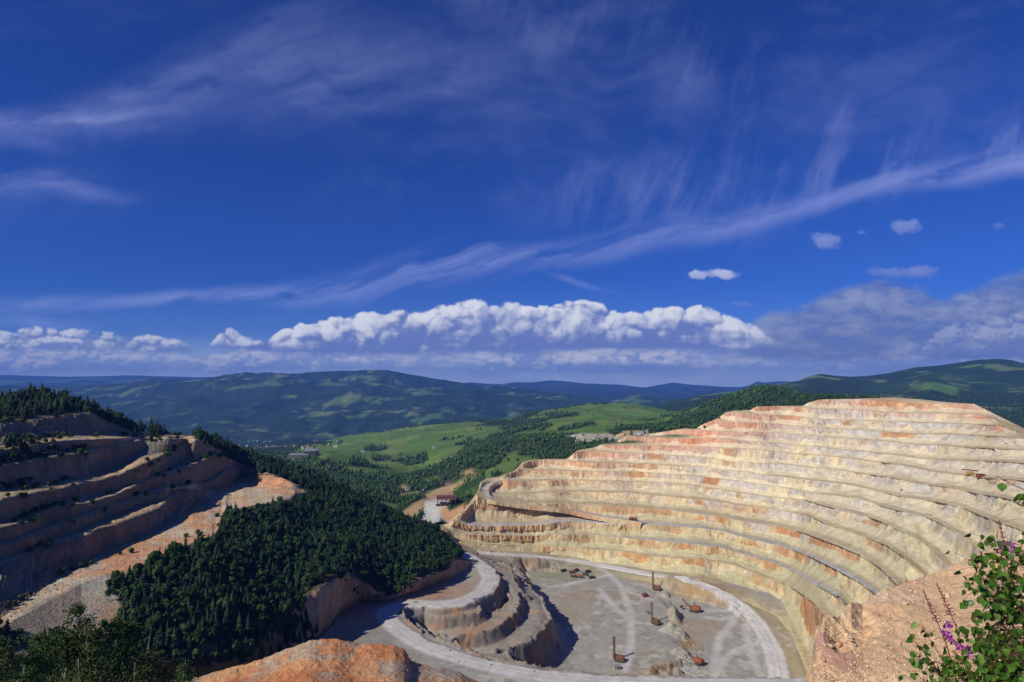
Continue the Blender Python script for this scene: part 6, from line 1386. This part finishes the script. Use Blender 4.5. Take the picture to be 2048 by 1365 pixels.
sapling('tall dense birch sapling rising along the right edge', [[(2040,1560,3.2),(2036,1400,3.2),(2030,1280,3.15),(2015,1180,3.1),(2003,1110,3.1),(1992,1068,3.1)], [(2036,1400,3.2),(2060,1250,3.),(2070,1150,3.),(2052,1080,3.)], [(2030,1280,3.15),(1990,1230,3.1),(1972,1170,3.05),(1955,1130,3.),(1940,1112,3.)], [(2015,1180,3.1),(2035,1130,3.),(2044,1100,3.)], [(2036,1400,3.2),(1990,1340,3.1),(1960,1300,3.),(1950,1250,3.)], [(2040,1450,3.2),(2080,1350,3.),(2075,1250,3.),(2050,1200,3.)], [(2030,1330,3.15),(2010,1270,3.),(2000,1200,3.),(2010,1150,3.)]],
        [150, 170, 80, 46, 140, 170, 140], .040, GC, 2, spread=.060)
sapling('low spreading birch sapling with leaves reaching left over the gravel', [[(1960,1600,3.4),(1930,1450,3.3),(1895,1370,3.2),(1865,1325,3.1),(1835,1290,3.1),(1815,1262,3.1)], [(1895,1370,3.2),(1870,1340,3.1),(1840,1318,3.1),(1812,1300,3.1)], [(1930,1450,3.3),(1900,1360,3.2),(1880,1310,3.1),(1860,1280,3.1),(1848,1262,3.1)], [(1930,1450,3.3),(1940,1370,3.2),(1925,1330,3.1),(1905,1300,3.1)], [(1945,1500,3.3),(1980,1380,3.2),(1985,1330,3.1)], [(1930,1450,3.3),(1870,1400,3.2),(1850,1365,3.1),(1842,1335,3.1)], [(1940,1480,3.3),(1950,1400,3.2),(1965,1350,3.1)]],
        [34, 18, 44, 70, 90, 40, 90], .038, GC, 3, spread=.050)
sapling('bushy sapling filling the bottom right corner', [[(2000,1640,3.0),(2000,1500,2.9),(1995,1400,2.9),(2000,1330,2.85)], [(2000,1500,2.9),(2040,1400,2.8),(2046,1320,2.8)], [(2000,1500,2.9),(1960,1420,2.8),(1945,1370,2.8)], [(2000,1500,2.9),(2020,1390,2.8),(2020,1300,2.8)]], [230, 260, 200, 230], .038, GC[:3], 4, spread=.08)
m_stalk = plain_mat('red_stalk', (.20, .045, .035), .6, 0, .2, 10.); m_petal = plain_mat('magenta_petals', (.36, .035, .42), .5, 0, .3, 20.); m_grass = plain_mat('grass_blade', (.10, .16, .04), .6, 0, .3, 5.)
def fireweed(label, path, flowers, seed):
    r = np.random.default_rng(seed); W = PD(*np.array(path, float).T); base = W[0].copy(); W = densify(W-base, 60)
    t = empty('fireweed', base, 0, label, 'fireweed'); V, T = tube(W, .0055, .002, 5); mk_mesh('stem', V, T, m_stalk, None, True, t)
    n = len(W); BV, BT, off = [], [], 0
    for k in range(26):                                       # thin pods standing off the stalk
        s = .40+.42*k/26; i = int(s*(n-1)); a = k*2.4; d = np.array((math.cos(a), math.sin(a)*.6, .0)); l = .030*(1.35-s)*1.5
        V, T = tube([W[i], W[i]+d*l+np.array((0, 0, .004)), W[i]+d*l*1.5+np.array((0, 0, -.004)), W[i]+d*l*1.9+np.array((0, 0, -.010))], .0014, .0026, 4); BV.append(V); BT.append(T+off); off += len(V)
    mk_mesh('seed_pods', np.concatenate(BV), np.concatenate(BT), m_stalk, None, True, t); BV, BT, off = [], [], 0
    for k in range(30):                                       # crowded buds at the tip
        s = .84+.16*k/30; i = int(s*(n-1)); a = k*2.4; d = np.array((math.cos(a), math.sin(a), .5)); l = .020*(1.25-1.1*(k/30))
        V, T = tube([W[i], W[i]+d*l*.5, W[i]+d*l], .0018, .0034, 5); BV.append(V); BT.append(T+off); off += len(V)
    mk_mesh('buds', np.concatenate(BV), np.concatenate(BT), plain_mat('pink_buds', (.34, .07, .12), .6, 0, .2, 9.), None, True, t)
    for (px, py) in flowers:
        c = PD(px, py, path[2][2])-base; c = c+r.normal(size=3)*.004; LV, LT = [], []
        for q in range(5):
            a = q*1.257+r.uniform(0, 1); u = np.array((math.cos(a), r.normal()*.4, math.sin(a))); u /= np.linalg.norm(u); v = np.cross(u, (0, 1, 0)); L_ = .017*r.uniform(.8, 1.2); i0 = len(LV)
            LV += [c, c+u*L_*.55+v*L_*.32, c+u*L_+v*L_*.2+np.array((0, -.003, 0)), c+u*L_-v*L_*.2+np.array((0, -.003, 0)), c+u*L_*.55-v*L_*.32]; LT += [(i0, i0+1, i0+2), (i0, i0+2, i0+3), (i0, i0+3, i0+4)]
        mk_mesh('flower', np.array(LV), np.array(LT), m_petal, None, True, t)
fireweed('fireweed stalk with a tall pink bud spike, taller of the two on the gravel', [(1968,1560,3.6),(1948,1400,3.55),(1923,1295,3.5),(1912,1252,3.5),(1893,1210,3.5),(1872,1165,3.5)], [(1897,1248),(1903,1254),(1890,1250),(1922,1293),(1928,1297),(1935,1301),(1940,1296),(1945,1305),(1932,1306),(1938,1310)], 1)
fireweed('shorter fireweed stalk leaning left, magenta flowers halfway down', [(1950,1560,3.5),(1925,1400,3.45),(1893,1290,3.4),(1878,1252,3.4),(1861,1215,3.4),(1846,1180,3.4)], [(1886,1264),(1892,1268),(1896,1276),(1902,1281),(1890,1272),(1908,1284),(1915,1288),(1918,1294),(1900,1275)], 2)
fireweed('fireweed stalk among the sapling leaves at the right edge', [(2040,1560,3.3),(2034,1350,3.25),(2022,1190,3.2),(2014,1120,3.2),(2007,1080,3.2),(1998,1040,3.2)], [(1999,1088),(2004,1094),(2018,1088),(2022,1092),(2012,1098),(1996,1100),(2024,1103)], 3)
r = np.random.default_rng(8); BV, BT, off = [], [], 0
for k in range(260):
    px, py = r.uniform(1850, 2060), r.uniform(1400, 1520); D = r.uniform(3.2, 4.2); p0 = PD(px, py, D); h_ = r.uniform(.12, .34); a = r.uniform(0, 6.28); ln = r.uniform(.02, .12)
    path = [p0+np.array((math.cos(a)*ln*q*q, math.sin(a)*ln*q*q*.5, h_*q)) for q in np.linspace(0, 1, 5)]; V, T = tube(path, .0022, .0005, 3); BV.append(V); BT.append(T+off); off += len(V)
tag(mk_mesh('grass', np.concatenate(BV), np.concatenate(BT), m_grass, None, True), kind='stuff')
